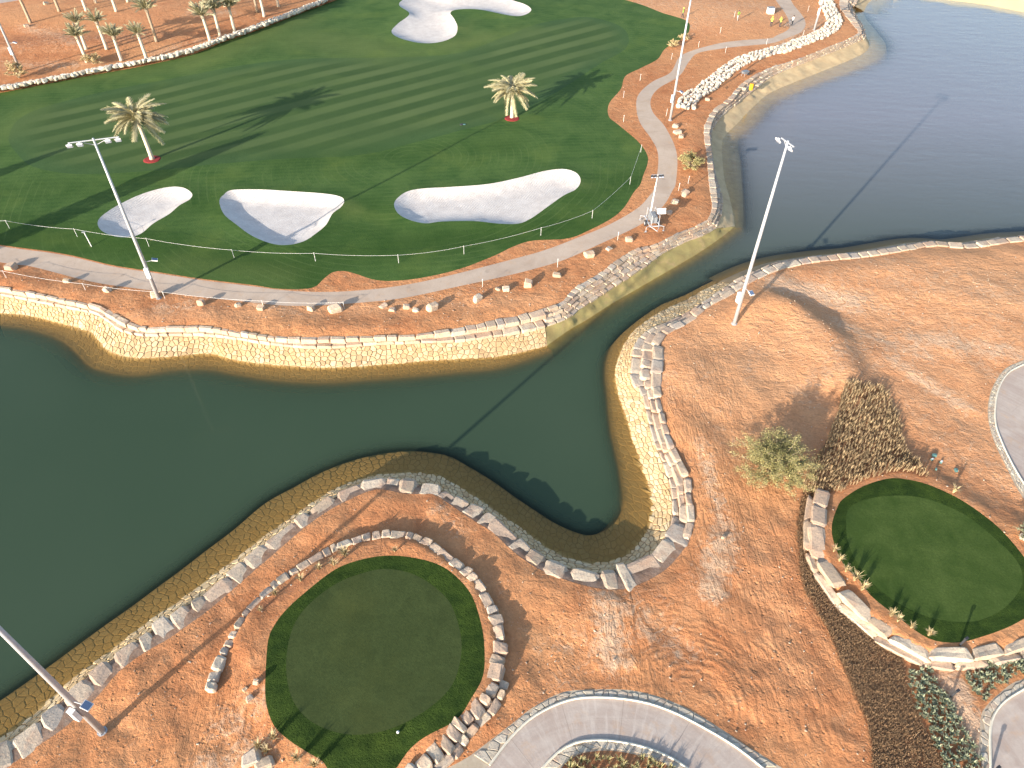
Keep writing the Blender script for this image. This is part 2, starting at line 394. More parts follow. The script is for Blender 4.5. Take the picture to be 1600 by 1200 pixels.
METAL = mk_plain('galvanised_steel', (.46, .48, .52, 1), .45, .15, .12, 2.0)
WHITE = mk_plain('white_paint', (.78, .78, .78, 1), .5)
GREY = mk_plain('grey_paint', (.22, .24, .27, 1), .5)
DARK = mk_plain('dark_paint', (.04, .042, .05, 1), .6)
PANEL = mk_plain('blue_glass_panel', (.10, .15, .26, 1), .15, 0, .1, 1, .6)
LENS = mk_plain('lamp_glass', (.42, .50, .66, 1), .12, 0, .1, 1, .7)
MORTAR2 = mk_concrete('edging_mortar', (.52, .44, .33, 1), (.38, .29, .21, 1), 3.0)
NELINE = mk_concrete('sandy_lining', (.60, .46, .27, 1), (.46, .33, .19, 1), 2.5)
PALEFLAG = mk_stone('pale_flat_stone', [(0, (.46, .40, .32, 1)), (.5, (.62, .56, .46, 1)), (1, (.54, .47, .36, 1))], attr=True, pits=.3)
# bank stations traced from the photograph: land edge (z 0), top of paving, waterline (z -1.5), foot of the paving under water
NB = [
    ((0,448),(0,462),(0,489),(0,508)),
    ((50,457),(50,471),(45,493),(40,513)),
    ((100,467),(98,481),(95,505),(85,526)),
    ((128,473),(125,486),(122,512),(108,540)),
    ((155,479),(150,491),(143,519),(125,556)),
    ((180,492),(170,502),(155,533),(142,572)),
    ((200,502),(188,516),(174,550),(165,580)),
    ((225,511),(222,525),(212,559),(212,586)),
    ((275,511),(275,525),(270,557),(270,578)),
    ((325,511),(325,526),(325,552),(325,577)),
    ((375,519),(373,531),(370,563),(370,585)),
    ((430,526),(430,540),(430,570),(430,594)),
    ((500,527),(503,545),(505,574),(505,598)),
    ((570,526),(575,540),(575,571),(578,593)),
    ((640,525),(645,536),(648,565),(650,588)),
    ((700,515),(705,535),(707,561),(710,582)),
    ((760,504),(762,528),(765,558),(768,577)),
    ((800,496),(805,522),(810,551),(815,565)),
    ((837,487),(852,511),(855,540),(862,548)),
    ((875,475),(884,499),(892,514),(896,519)),
    ((900,452),(905,483),(918,499),(922,505)),
    ((940,427),(945,456),(957,474),(961,479)),
    ((987,394),(997,423),(1012,442),(1016,447)),
    ((1025,382),(1035,397),(1055,417),(1060,422)),
    ((1060,365),(1068,380),(1092,395),(1098,400)),
    ((1090,353),(1100,367),(1127,371),(1134,376)),
    ((1106,344),(1118,357),(1148,354),(1160,356)),
    ((1113,330),(1126,335),(1146,336),(1161,335)),
    ((1113,308),(1125,307),(1139,306),(1160,303)),
    ((1110,280),(1117,280),(1132,280),(1158,275)),
    ((1108,250),(1111,250),(1129,252),(1156,250)),
    ((1104,222),(1108,222),(1128,225),(1152,226)),
    ((1104,200),(1111,199),(1134,211),(1157,213)),
    ((1115,175),(1128,178),(1152,193),(1172,200)),
    ((1137,158),(1150,161),(1172,172),(1190,183)),
    ((1160,131),(1178,141),(1200,147),(1212,160)),
    ((1200,108),(1208,119),(1235,131),(1247,143)),
    ((1250,92),(1255,99),(1280,113),(1295,125)),
    ((1300,72),(1303,81),(1325,95),(1345,107)),
    ((1335,57),(1342,64),(1352,81),(1376,90)),
    ((1341,50),(1352,56),(1358,68),(1384,70)),
    ((1333,37),(1342,37),(1347,46),(1366,45)),
    ((1317,15),(1327,14),(1335,22),(1350,22)),
    ((1317,0),(1330,0),(1345,5),(1362,2)),
]
SB = [
    ((-60,1235),(-85,1210),(-90,1200),(-110,1150)),
    ((8,1200),(-12,1178),(-12,1165),(-25,1110)),
    ((60,1165),(40,1145),(28,1138),(0,1095)),
    ((107,1132),(87,1104),(78,1097),(45,1064)),
    ((155,1085),(130,1062),(122,1056),(88,1033)),
    ((185,1050),(172,1033),(165,1026),(130,1002)),
    ((225,1020),(212,1005),(203,995),(170,973)),
    ((265,997),(250,978),(240,968),(207,947)),
    ((300,972),(285,951),(272,946),(243,920)),
    ((330,950),(320,930),(305,922),(280,893)),
    ((382,905),(365,893),(352,888),(320,862)),
    ((425,868),(410,856),(402,848),(365,828)),
    ((475,825),(462,815),(452,813),(415,786)),
    ((510,800),(505,790),(495,783),(460,761)),
    ((537,785),(535,772),(530,763),(505,737)),
    ((587,765),(583,754),(578,746),(560,717)),
    ((637,772),(637,755),(635,740),(632,705)),
    ((675,772),(680,764),(684,746),(695,711)),
    ((697,784),(705,775),(712,760),(730,728)),
    ((735,810),(745,797),(750,783),(770,752)),
    ((770,832),(780,820),(787,809),(805,777)),
    ((800,860),(812,845),(822,834),(838,799)),
    ((840,888),(850,872),(858,860),(868,818)),
    ((887,907),(893,890),(898,877),(903,833)),
    ((940,920),(937,896),(937,882),(925,836)),
    ((985,918),(980,886),(975,873),(948,827)),
    ((1040,890),(1020,868),(1000,850),(966,810)),
    ((1077,847),(1044,830),(1015,829),(974,795)),
    ((1085,812),(1050,808),(1021,800),(973,775)),
    ((1079,775),(1050,776),(1020,773),(969,748)),
    ((1078,750),(1044,748),(1012,750),(965,725)),
    ((1060,715),(1032,712),(1001,718),(960,703)),
    ((1047,685),(1020,682),(990,687),(955,680)),
    ((1037,650),(1011,648),(980,652),(951,650)),
    ((1031,615),(1002,613),(967,617),(948,615)),
    ((1033,585),(987,585),(962,585),(945,588)),
    ((1036,555),(988,557),(968,558),(948,560)),
    ((1034,535),(995,535),(978,535),(958,537)),
    ((1052,516),(1015,517),(1000,509),(985,510)),
    ((1078,503),(1050,500),(1037,485),(1030,478)),
    ((1105,482),(1085,481),(1075,467),(1068,462)),
    ((1135,464),(1123,456),(1112,447),(1105,443)),
    ((1165,446),(1158,437),(1150,430),(1145,424)),
]
Z_W, Z_U, Z_BED = -1.5, -1.74, -3.3
def outward(line, side):
    """unit normals of a polyline in plan, side +1 = to the left of its direction"""
    d = np.gradient(line[:, :2], axis=0); d /= np.maximum(np.hypot(d[:, 0], d[:, 1]), 1e-9)[:, None]
    return np.stack([-d[:, 1], d[:, 0]], 1) * side
def bank(stations, zf, step=.5):
    P = []
    for c, f, w, u in stations:
        P.append(np.concatenate([at(*c, 0), at(*f, zf), at(*w, Z_W), at(*u, Z_U)]))
    return crom(np.array(P), False, step)
def bank_offset(cpx, zf, offs, side, step=.8):
    C = crom(atl(cpx), False, step); n = outward(C, side); out = []
    for z, o in zip((0, zf, Z_W, Z_U), (0,) + tuple(offs)):
        q = C.copy(); q[:, :2] += n * o; q[:, 2] = z; out.append(q)
    return np.hstack(out)
# segments: name -> (samples x 12)
i_ln = 18                                                        # where the smooth lining starts on the north bank
SEG = {}
SEG['n_ext'] = bank_offset([(-700, 400), (-300, 425), (-120, 440), (0, 448)], -.75, (.5, 1.9, 3.4), -1)
SEG['n_west'] = bank(NB[:i_ln + 1], -.75)
SEG['n_chan'] = bank(NB[i_ln:27], -.75)
SEG['n_east'] = bank(NB[26:], -.75, .8)
SEG['n_top'] = bank_offset([(1317, 0), (1326, -14), (1345, -26)], -.75, (2.5, 4.5, 7), -1)
SEG['s_ext'] = bank_offset([(-300, 1420), (-150, 1290), (-60, 1235)], -.5, (1.7, 3.0, 5.6), 1)
SEG['s_near'] = bank(SB[:28], -.5)
SEG['s_east'] = bank(SB[27:], -.5)
SEG['s_right'] = bank_offset([(1165, 446), (1200, 429), (1240, 416), (1300, 407), (1362, 401), (1420, 391), (1462, 385), (1512, 388), (1562, 382), (1600, 377), (1700, 372), (1900, 366), (2300, 350)], -.5, (1.5, 3.2, 4.5), 1)
FARW = crom(atl([(1385, -16), (1430, -9), (1480, 0), (1537, 7), (1600, 19), (1700, 34), (1900, 80), (2300, 190)], Z_W), False, 2.0)
fo = outward(FARW, 1)
far_rows = []
for z, o in ((.8, 26), (.5, 13), (-.4, 6), (Z_W, 0), (Z_U, -2.5), (Z_BED, -6)):
    q = FARW.copy(); q[:, :2] += fo * o; q[:, 2] = z; far_rows.append(q)
north_C = np.vstack([SEG['n_ext'][:-1, :3], SEG['n_west'][:-1, :3], SEG['n_chan'][:-1, :3], SEG['n_east'][:-1, :3], SEG['n_top'][:, :3]])
south_C = np.vstack([SEG['s_ext'][:-1, :3], SEG['s_near'][:-1, :3], SEG['s_east'][:-1, :3], SEG['s_right'][:, :3]])
LAKE = np.vstack([north_C, far_rows[1], south_C[::-1], [[-60, 0, 0], [-200, 20, 0], [-200, 120, 0]]])[:, :2]

# ---- regions traced from the photograph (z of the plane they lie in)
def reg(pts, z=0.0, closed=True, step=.5): return crom(atl(pts, z), closed, step)[:, :2]
FAIR = reg([(0,145),(125,120),(225,102),(300,85),(350,67),(400,50),(432,37),(475,19),(525,0),(580,-16),(760,-40),(900,-20),(975,0),(1007,10),(1035,22),(1072,35),(1077,48),(1067,60),(1040,75),(1027,92),(1000,107),(977,120),(970,140),(952,162),(951,182),(965,195),(995,220),(1010,240),(1012,255),(1005,275),(1000,290),(990,302),(975,325),(955,342),(920,360),(887,372),(832,375),(800,385),(775,397),(725,417),(675,430),(625,437),(587,436),(555,426),(537,422),(520,424),(505,435),(487,449),(437,451),(400,446),(325,437),(250,425),(175,412),(100,395),(0,381),(-200,350),(-400,330),(-400,215),(-200,180)])
STRIPED = reg([(14,215),(36,182),(100,158),(230,128),(400,100),(500,92),(620,90),(715,84),(790,58),(845,38),(915,28),(972,44),(980,72),(940,98),(900,125),(860,150),(800,182),(720,205),(640,225),(560,242),(440,248),(330,258),(230,268),(120,272),(55,262),(28,242)])
CART = reg([(-200,375),(0,408),(50,415),(150,440),(250,455),(325,465),(400,473),(462,477),(550,472),(625,465),(700,450),(800,428),(875,407),(925,387),(975,365),(1012,345),(1037,322),(1050,300),(1056,285),(1057,240),(1040,200),(1020,175),(1017,155),(1030,137),(1062,117),(1077,95),(1092,82),(1137,75),(1200,69),(1225,62),(1252,50),(1258,32),(1240,7),(1226,-15),(1204,-15),(1212,0),(1230,27),(1233,45),(1212,57),(1200,61),(1137,66),(1087,77),(1062,88),(1048,112),(1020,127),(1000,145),(994,162),(999,190),(1017,217),(1027,237),(1028,262),(1022,295),(1014,308),(995,327),(950,352),(900,372),(850,390),(800,404),(700,430),(625,445),(550,453),(487,455),(437,452.5),(400,448),(325,439),(250,427),(175,414),(100,397),(0,383),(-200,352)])
BUNK = [
 reg([(153,350),(160,338),(187,320),(222,304),(260,294),(285,294),(300,303),(297,312),(280,322),(265,335),(240,350),(220,366),(200,371),(180,370),(160,362)], step=.35),
 reg([(343,315),(350,305),(362,298),(400,297),(440,299),(500,303),(530,308),(538,315),(533,325),(520,335),(510,352),(495,365),(475,378),(450,384),(425,382),(395,370),(370,352),(350,335)], step=.35),
 reg([(616,320),(625,308),(640,300),(665,296),(700,294),(760,290),(810,280),(850,270),(880,267),(900,273),(907,285),(900,298),(880,308),(855,325),(830,342),(810,350),(780,350),(740,346),(690,347),(665,350),(640,345),(622,335)], step=.35),
 reg([(650,-9),(632,2),(624,12),(640,26),(622,40),(612,52),(625,62),(657,70),(687,69),(710,60),(715,47),(710,35),(704,26),(715,21),(750,21),(800,29),(820,27),(830,19),(820,11),(800,5),(780,-3),(735,1),(710,4),(695,1),(680,-6)], step=.35)]
ZA, ZB = .5, .55
TEEA = reg([(419,1000),(415,1050),(415,1095),(427,1132),(450,1155),(480,1175),(505,1190),(520,1210),(565,1225),(610,1205),(637,1172),(662,1152),(712,1125),(737,1090),(755,1055),(757,1012),(752,975),(737,930),(712,900),(685,882),(650,872),(610,868),(570,873),(525,889),(475,927),(445,955),(428,978)], ZA, step=.4)
TEEAI = reg([(447,1035),(457,982),(482,945),(525,912),(565,896),(600,889),(640,895),(675,914),(705,945),(721,1000),(715,1050),(695,1085),(650,1120),(600,1142),(550,1148),(507,1138),(475,1118),(454,1085)], ZA, step=.4)
TEEB = reg([(1320,775),(1350,757),(1387,747),(1412,748),(1450,757),(1500,780),(1550,815),(1580,845),(1600,870),(1640,920),(1625,955),(1600,967),(1575,980),(1537,994),(1495,1004),(1450,997),(1400,962),(1360,930),(1340,903),(1320,885),(1303,848),(1300,820),(1310,790)], ZB, step=.4)
TEEBI = reg([(1330,790),(1375,776),(1437,777),(1500,800),(1550,837),(1588,875),(1598,905),(1588,930),(1562,955),(1520,971),(1462,967),(1412,947),(1375,922),(1350,895),(1330,862),(1322,825)], ZB, step=.4)
wallA_px = [(325,1083),(335,1050),(350,1020),(370,982),(393,948),(420,922),(445,902),(470,886),(497,869),(522,856),(556,843),(590,835),(620,833),(650,838),(675,850),(700,868),(725,886),(746,905),(764,930),(782,965),(790,1000),(787,1040),(777,1080),(757,1112),(732,1137),(700,1177),(670,1205),(640,1240)]
wallA_out = crom(atl(wallA_px, 0.1), False, .4)[:, :2]
openA = crom(atl([(640,1240),(560,1290),(450,1280),(385,1230),(350,1160),(325,1083)], 0), False, .5)[:, :2]
PLATA = np.vstack([wallA_out[:-1], openA[:-1]])
wallB_px = [(1279,770),(1271,785),(1268,805),(1266,850),(1274,880),(1288,905),(1312,938),(1350,974),(1400,1010),(1450,1031),(1502,1036),(1550,1030),(1600,1015),(1660,985),(1720,930)]
wallB_out = crom(atl(wallB_px, 0.1), False, .4)[:, :2]
openB = crom(atl([(1720,930),(1730,860),(1640,800),(1560,765),(1500,730),(1420,705),(1340,715),(1279,770)], 0), False, .5)[:, :2]
PLATB = np.vstack([wallB_out[:-1], openB[:-1]])
BEDTRI = reg([(1345,585),(1320,600),(1310,632),(1292,687),(1260,745),(1257,762),(1300,772),(1335,760),(1375,746),(1412,742),(1445,752),(1440,735),(1410,692),(1407,660),(1385,615),(1372,598),(1358,586)], .1)
BEDMAT = reg([(1258,764),(1247,812),(1247,850),(1252,900),(1265,940),(1292,982),(1317,1040),(1340,1095),(1360,1150),(1376,1215),(1484,1215),(1482,1200),(1462,1175),(1437,1125),(1415,1075),(1410,1030),(1400,1012),(1350,976),(1312,940),(1288,906),(1272,880),(1264,850),(1266,800),(1274,772)], 0)
BEDGRN = reg([(1412,1028),(1435,1033),(1455,1040),(1465,1060),(1482,1097),(1507,1140),(1527,1175),(1536,1215),(1487,1215),(1464,1172),(1440,1125),(1418,1075)], 0)
BEDGRN2 = reg([(1508,1043),(1550,1036),(1600,1022),(1640,1010),(1640,1045),(1600,1054),(1562,1072),(1535,1102),(1522,1085),(1507,1060)], 0)
BEDLOW = reg([(875,1202),(885,1190),(907,1177),(950,1172),(1000,1180),(1035,1191),(1062,1212),(1075,1230),(950,1260),(860,1225)], 0)
LROAD = reg([(700,1230),(765,1195),(800,1150),(837,1117),(887,1094),(937,1089),(1000,1096),(1050,1112),(1100,1137),(1150,1167),(1195,1202),(1240,1245),(1110,1235),(1075,1201),(1050,1185),(1012,1169),(975,1160),(937,1156),(900,1160),(872,1175),(847,1200),(815,1240)], 0)
LKERB = reg([(670,1230),(735,1180),(800,1130),(832,1105),(875,1082),(912,1077),(975,1077),(1025,1087),(1075,1107),(1125,1137),(1175,1170),(1200,1185),(1275,1245),(1110,1247),(1040,1260),(860,1270)], 0)
RROAD = reg([(1640,560),(1600,572),(1577,583),(1563,600),(1555,625),(1554,662),(1565,695),(1582,730),(1600,760),(1660,830),(1900,800),(1850,600)], 0)
RKERB = reg([(1640,553),(1598,566),(1570,578),(1553,600),(1544,625),(1543,655),(1552,690),(1572,732),(1600,782),(1660,850),(1900,830),(1880,580)], 0)
BROAD = reg([(1700,1065),(1600,1077),(1570,1096),(1553,1117),(1547,1140),(1547,1175),(1548,1230),(1640,1240),(1800,1200)], 0)
BKERB = reg([(1700,1050),(1600,1061),(1562,1083),(1535,1112),(1532,1140),(1530,1170),(1533,1235),(1640,1250),(1830,1210)], 0)
TLROAD = reg([(-60,-10),(0,-2),(30,-6),(40,0),(0,7),(-60,16)], 0)
# in order of priority
REG = [('bunker', SAND, BUNK[0]), ('bunker', SAND, BUNK[1]), ('bunker', SAND, BUNK[2]), ('bunker', SAND, BUNK[3]),
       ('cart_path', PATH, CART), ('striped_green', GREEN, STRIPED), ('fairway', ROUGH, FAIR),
       ('tee_green', TEEG, TEEAI), ('grass_collar', COLLAR, TEEA), ('tee_green', TEEBM, TEEBI), ('grass_collar', COLLAR, TEEB),
       ('planting_bed', DIRT2, BEDTRI), ('planting_bed', DIRT2, BEDMAT), ('planting_bed', DIRT2, BEDGRN), ('planting_bed', DIRT2, BEDGRN2),
       ('planting_bed', DIRT2, BEDLOW), ('road', ROAD, LROAD), ('kerb_paving', MORTAR2, LKERB), ('road', ROAD, RROAD), ('kerb_paving', MORTAR2, RKERB),
       ('road', ROAD, BROAD), ('kerb_paving', MORTAR2, BKERB), ('far_road', ROAD, TLROAD)]
LINES = [wallA_out, openA, wallB_out, openB]

# ---- height of the land
MC = [(at(1215, 545)[:2], 5.5, 3.0, .55), (at(1130, 640)[:2], 6, 4, .25), (at(1450, 470)[:2], 12, 6, .35)]
crest = crom(atl([(1165, 478), (1215, 478), (1262, 500), (1300, 540), (1325, 590)]), False, .5)[:, :2]
def land_z(P, micro=True):
    x, y = P[:, 0], P[:, 1]
    dl = segdist(P, LAKE, True)
    h = .28 * fbm(x * .035, y * .035, 3, 2) + .10 * fbm(x * .12, y * .12, 9, 2)
    infair = inpoly(P, FAIR)
    # the ridge above the channel: rises to its crest from the south-west, falls away behind it
    dc = segdist(P, crest); side = np.zeros(len(P))
    k = np.argmin(((P[:, None, :2] - crest[None]) ** 2).sum(2), 1) if len(P) < 200000 else 0
    nrm = outward(crest, 1); v = P[:, :2] - crest[k]; side = (v * nrm[k]).sum(1)
    hr = np.where(side < 0, np.exp(-(dc / 3.2) ** 2), np.exp(-(dc / 1.7) ** 2)) * .75
    h = h + np.where(dc < 9, hr, 0)
    g = lambda px, py, sx, a: a * np.exp(-(((x - at(px, py)[0]) ** 2 + (y - at(px, py)[1]) ** 2) / sx ** 2))
    h = h + g(1520, 470, 9, .5) + g(1120, 600, 4, .35) + g(1150, 770, 5, .3) + g(1380, 500, 5, -.3) - g(1290, 480, 3, .3)
    h = h + g(300, 20, 14, 1.0) + g(80, 40, 16, .8) + g(700, 10, 16, .6) + g(1130, 25, 12, .4)
    h = h * smooth(dl / 3.0) + .16 * smooth((dl - .1) / .8) * (1 - smooth((dl - 2.0) / 2.5))
    # tee plateaus inside their ring walls
    for plat, wall, opn, zp in ((PLATA, wallA_out, openA, ZA), (PLATB, wallB_out, openB, ZB)):
        i = inpoly(P, plat)
        dw = segdist(P, wall); do = segdist(P, opn)
        near = smooth(np.minimum(dw, 4) / 4)
        h = h * np.where(i, np.clip(1 - np.minimum(dw, do) / 1.0, 0, 1), 1) * np.where(i, 1, .3 + .7 * near)
        h = h + np.where(i, zp * np.minimum(smooth(dw / .55), smooth(do / 3.5)), 0)
    for b, dep in zip(BUNK, (.42, .56, .42, .42)):
        i = inpoly(P, b)
        if i.any():
            d = segdist(P[i], b, True); h[i] -= dep * smooth(d / 2.0) 
        d = segdist(P, b, True); h += np.where(~i & (d < 3), .14 * np.exp(-(d / 1.2) ** 2), 0) + np.where(i, .14 * np.exp(-(d / .25) ** 2), 0)
    if micro:
        dmin = np.full(len(P), 9.0)
        for _, _, poly in REG: dmin = np.minimum(dmin, segdist(P, poly, True))
        dmin = np.minimum(dmin, dl)
        dirt = ~infair
        for _, _, poly in REG: dirt &= ~inpoly(P, poly)
        mic = .22 * fbm(x * .45, y * .45, 21, 3) + .10 * fbm(x * 1.6, y * 1.6, 31, 3)
        far = np.clip(1.2 - y / 150, .3, 1)
        h = h + np.where(dirt, mic * smooth(dmin / .9) * far, 0)
    return h

t1 = time.time()
pts2 = []; edges = []
def add_loop(L, closed=True):
    b = len(pts2); pts2.extend([(float(p[0]), float(p[1])) for p in L])
    n = len(L); edges.extend([(b + i, b + (i + 1) % n) for i in range(n if closed else n - 1)])
for _, _, p in REG: add_loop(p)
add_loop(LAKE)
add_loop(wallA_out, False); add_loop(wallB_out, False)
XE, Y0, Y1 = 420, -60, 900
add_loop(np.array([(-XE, Y0), (XE, Y0), (XE, Y1), (-XE, Y1)]))
rng = np.random.default_rng(5)
G = []
for py in np.arange(-70, 1290, 9.0):
    for px in np.arange(-90, 1690, 9.0):
        q = at(px + rng.uniform(-3, 3), py + rng.uniform(-3, 3)); G.append(q[:2])
G = np.array(G)
Q = np.array([(x, y) for x in np.arange(-XE + 12, XE, 14) for y in np.arange(Y0 + 8, Y1, 14)])
c4 = [at(-90, -70)[:2], at(1690, -70)[:2], at(1690, 1290)[:2], at(-90, 1290)[:2]]
Q = Q[~inpoly(Q, np.array(c4))]
G = np.vstack([G, Q])
inl = inpoly(G, LAKE); dl_ = segdist(G, LAKE, True)
G = G[(~inl) & (dl_ > .15)]
pts2.extend([(float(a), float(b)) for a, b in G])
Vc, Ec, Fc, _, _, _ = delaunay_2d_cdt([Vector(p) for p in pts2], edges, [], 0, 1e-4)
print('cdt', len(pts2), len(Fc), round(time.time() - t1, 1))
VX = np.array([(v[0], v[1]) for v in Vc]); FT = np.array([tuple(f) for f in Fc])
cen = VX[FT].mean(1)
owner = np.full(len(FT), -1)
for k in range(len(REG) - 1, -1, -1): owner[inpoly(cen, REG[k][2])] = k
owner[inpoly(cen, LAKE)] = -2
HZ = land_z(VX)
HZ[segdist(VX, LAKE, True) < .02] = 0
def blobs(P, L):
    v = np.zeros(len(P))
    for a, b, w, s in L:
        d = segdist(P, np.array([at(*a)[:2], at(*b)[:2]]))
        v = np.maximum(v, s * np.exp(-(d / w) ** 2))
    return v
PALE = [((40,50),(120,70),2,.6),((300,30),(360,25),2,.6),((230,85),(330,62),1.5,.5),((0,105),(150,100),2,.5),((1010,5),(1200,10),6,.4),((1225,70),(1290,30),3,.5),((380,470),(470,490),.8,.4),((1150,240),(1130,300),1,.3),((1380,430),(1580,470),5,.35),((1180,560),(1160,600),1.5,.35),((1215,445),(1330,470),2.2,.8),((1300,500),(1450,560),1.2,.6),((1430,530),(1600,560),1.6,.7),((1390,560),(1510,640),1.0,.7),((1095,690),(1135,860),.8,.6),((1130,840),(1110,920),1.3,.8),((950,950),(960,1030),1.3,.75),((960,940),(1060,1010),1.6,.45),((1310,560),(1250,620),1.6,.4),((1485,1060),(1540,1170),1.0,.9),((400,1180),(330,1200),1.5,.5),((350,1140),(410,1100),1.3,.5),((240,60),(0,80),3,.35),((1150,20),(1000,60),6,.35),((1050,630),(1040,560),.8,.4),((690,800),(720,830),.8,.4),((1570,600),(1500,560),1.2,.5),((1420,500),(1300,430),2,.35),((250,480),(300,480),1.2,.5), ((870,1070),(960,1000),1.4,.3)]
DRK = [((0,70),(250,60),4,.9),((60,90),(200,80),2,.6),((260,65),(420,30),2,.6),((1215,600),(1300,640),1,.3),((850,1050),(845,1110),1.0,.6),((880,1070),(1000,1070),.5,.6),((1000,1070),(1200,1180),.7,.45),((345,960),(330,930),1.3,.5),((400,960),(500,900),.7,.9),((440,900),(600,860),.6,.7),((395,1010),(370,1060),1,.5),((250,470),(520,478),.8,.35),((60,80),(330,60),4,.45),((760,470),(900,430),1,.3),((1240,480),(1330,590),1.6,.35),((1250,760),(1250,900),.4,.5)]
PALE += [((1300,560),(1560,520),5,.30),((1450,640),(1560,760),3,.3),((1080,570),(1160,720),2.5,.25),((1010,960),(900,1010),2.5,.3),((560,480),(760,455),1.0,.3)]
SANDY_SUNLIT = [((1180,560),(1600,440),12,.85),((1400,560),(1600,700),8,.8),((1060,600),(1140,640),3,.7),((1200,480),(1500,400),6,.7),((1050,20),(1190,30),12,.75),((100,500),(850,470),.9,.55),((1180,850),(1230,1050),2.0,.35),((40,20),(260,20),10,.35)]  # pale soil areas; right slope entries paint in its sunlit look
FUR = [((1060,640),(1150,930),2.6,1),((1100,560),(1130,650),2,.7),((960,960),(1000,1060),2,.8),((1160,760),(1240,1060),4,.5),((340,1090),(300,1190),2,.6),((1000,620),(1020,560),1,.5)]
STK = [((1200,540),(1600,440),9,.9),((1300,650),(1600,800),7,.8),((1100,100),(500,500),9,.5),((900,440),(400,490),4,.8)]
TRK = [((1020,1020),(1180,1040),3.5,1),((1150,1100),(1250,1180),3,1),((400,1190),(300,1060),2.5,.6)]
FOOT = [((230,1090),(300,980),2.2,1),((200,1160),(330,1190),2,.6),((700,1160),(760,1120),1.5,1),((900,960),(820,1060),2,.6),((1200,900),(1230,1100),3,.8)]
VIEW_SHADE = [((0,360),(480,420),3.5,1),((480,400),(900,350),3.5,.9),((330,320),(600,330),3,.7),((420,350),(620,370),3,.7),((900,320),(980,280),3,.7),((0,300),(150,290),3,.4),((450,250),(780,230),3,.5)]  # where the grass colour carries the view-angle darkening
YEL = [((300,100),(470,30),4,.5),((480,60),(600,80),6,.45),((700,75),(760,60),3,.6),((715,50),(740,40),1.2,.6),((640,85),(820,50),3,.35),((60,130),(260,105),3,.3),((10,210),(60,170),3,.3),((280,410),(440,430),2,.3),((540,318),(555,330),1.0,.5),((880,290),(915,290),1.0,.4)]
dST = segdist(VX, STRIPED, True); A_all = {'stripe': np.where(inpoly(VX, STRIPED), smooth(dST / 4.5), 0), 'view_shade': blobs(VX, VIEW_SHADE), 'yellowed': blobs(VX, YEL), 'pale': blobs(VX, PALE), 'dark': blobs(VX, DRK), 'streak': blobs(VX, STK), 'sandy_sunlit': np.clip(blobs(VX, SANDY_SUNLIT) , 0, 1), 'furrow': blobs(VX, FUR), 'track': blobs(VX, TRK), 'foot': blobs(VX, FOOT)}
SECT = {}
def sheet(name, mat, faces, extra=0.0):
    used, inv = np.unique(faces, return_inverse=True); F = inv.reshape(faces.shape)
    V = np.column_stack([VX[used], HZ[used] + extra])
    me = bpy.data.meshes.new(name)
    me.vertices.add(len(V)); me.vertices.foreach_set('co', V.ravel())
    me.loops.add(F.size); me.loops.foreach_set('vertex_index', F.ravel().astype(np.int32))
    me.polygons.add(len(F)); me.polygons.foreach_set('loop_start', np.arange(0, F.size, 3, dtype=np.int32))
    me.polygons.foreach_set('use_smooth', [True] * len(F))
    me.materials.append(mat)
    for k, a in A_all.items():
        q = me.attributes.new(k, 'FLOAT', 'POINT'); q.data.foreach_set('value', a[used].astype(np.float32))
    me.update(); me.validate()
    o = bpy.data.objects.new(name, me); link(o); o['kind'] = 'structure'; return o
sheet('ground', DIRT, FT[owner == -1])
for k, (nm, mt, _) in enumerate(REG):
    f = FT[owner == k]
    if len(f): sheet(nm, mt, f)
print('land', round(time.time() - t1, 1))
def gz(x, y): return float(land_z(np.array([[x, y]], float), False)[0])
def gp(px, py, micro=False):
    """ground point seen at a pixel"""
    q = at(px, py); z = 0
    for _ in range(3):
        z = float(land_z(np.array([q[:2]]), False)[0]); q = at(px, py, z)
    return Vector((q[0], q[1], z))

# ---- water and the lake bed
wl_n = np.vstack([SEG[k][:, 6:9] for k in ('n_ext', 'n_west', 'n_chan', 'n_east', 'n_top')])
wl_s = np.vstack([SEG[k][:, 6:9] for k in ('s_ext', 's_near', 's_east', 's_right')])
ul_n = np.vstack([SEG[k][:, 9:12] for k in ('n_ext', 'n_west', 'n_chan', 'n_east', 'n_top')])
ul_s = np.vstack([SEG[k][:, 9:12] for k in ('s_ext', 's_near', 's_east', 's_right')])
wp = []
for py in np.arange(-40, 1290, 9.0):
    for px in np.arange(-90, 1690, 9.0): wp.append(at(px, py, Z_W)[:2])
wp = np.array(wp); i = inpoly(wp, LAKE); wp = wp[i]
Q = np.array([(x, y) for x in np.arange(-200, 330, 8.0) for y in np.arange(0, 240, 8.0)]); Q = Q[inpoly(Q, LAKE)]
Q = Q[~inpoly(Q, np.array(c4))]
pw = [tuple(map(float, p)) for p in wp] + [tuple(map(float, p)) for p in Q]; ew = []
def addl(L):
    b = len(pw); pw.extend([(float(p[0]), float(p[1])) for p in L]); ew.extend([(b + i, b + i + 1) for i in range(len(L) - 1)])
WLAKE = np.vstack([wl_n, far_rows[3][:], wl_s[::-1], [[-60, 0, 0], [-200, 20, 0], [-200, 120, 0]]])[:, :2]
b = len(pw); pw.extend([(float(p[0]), float(p[1])) for p in WLAKE]); ew.extend([(b + i, b + (i + 1) % len(WLAKE)) for i in range(len(WLAKE))])
addl(ul_n); addl(ul_s); addl(far_rows[4])
Vw, _, Fw, _, _, _ = delaunay_2d_cdt([Vector(p) for p in pw], ew, [], 0, 1e-4)
VW = np.array([(v[0], v[1]) for v in Vw]); FW_ = np.array([tuple(f) for f in Fw])
FW_ = FW_[inpoly(VW[FW_].mean(1), WLAKE)]
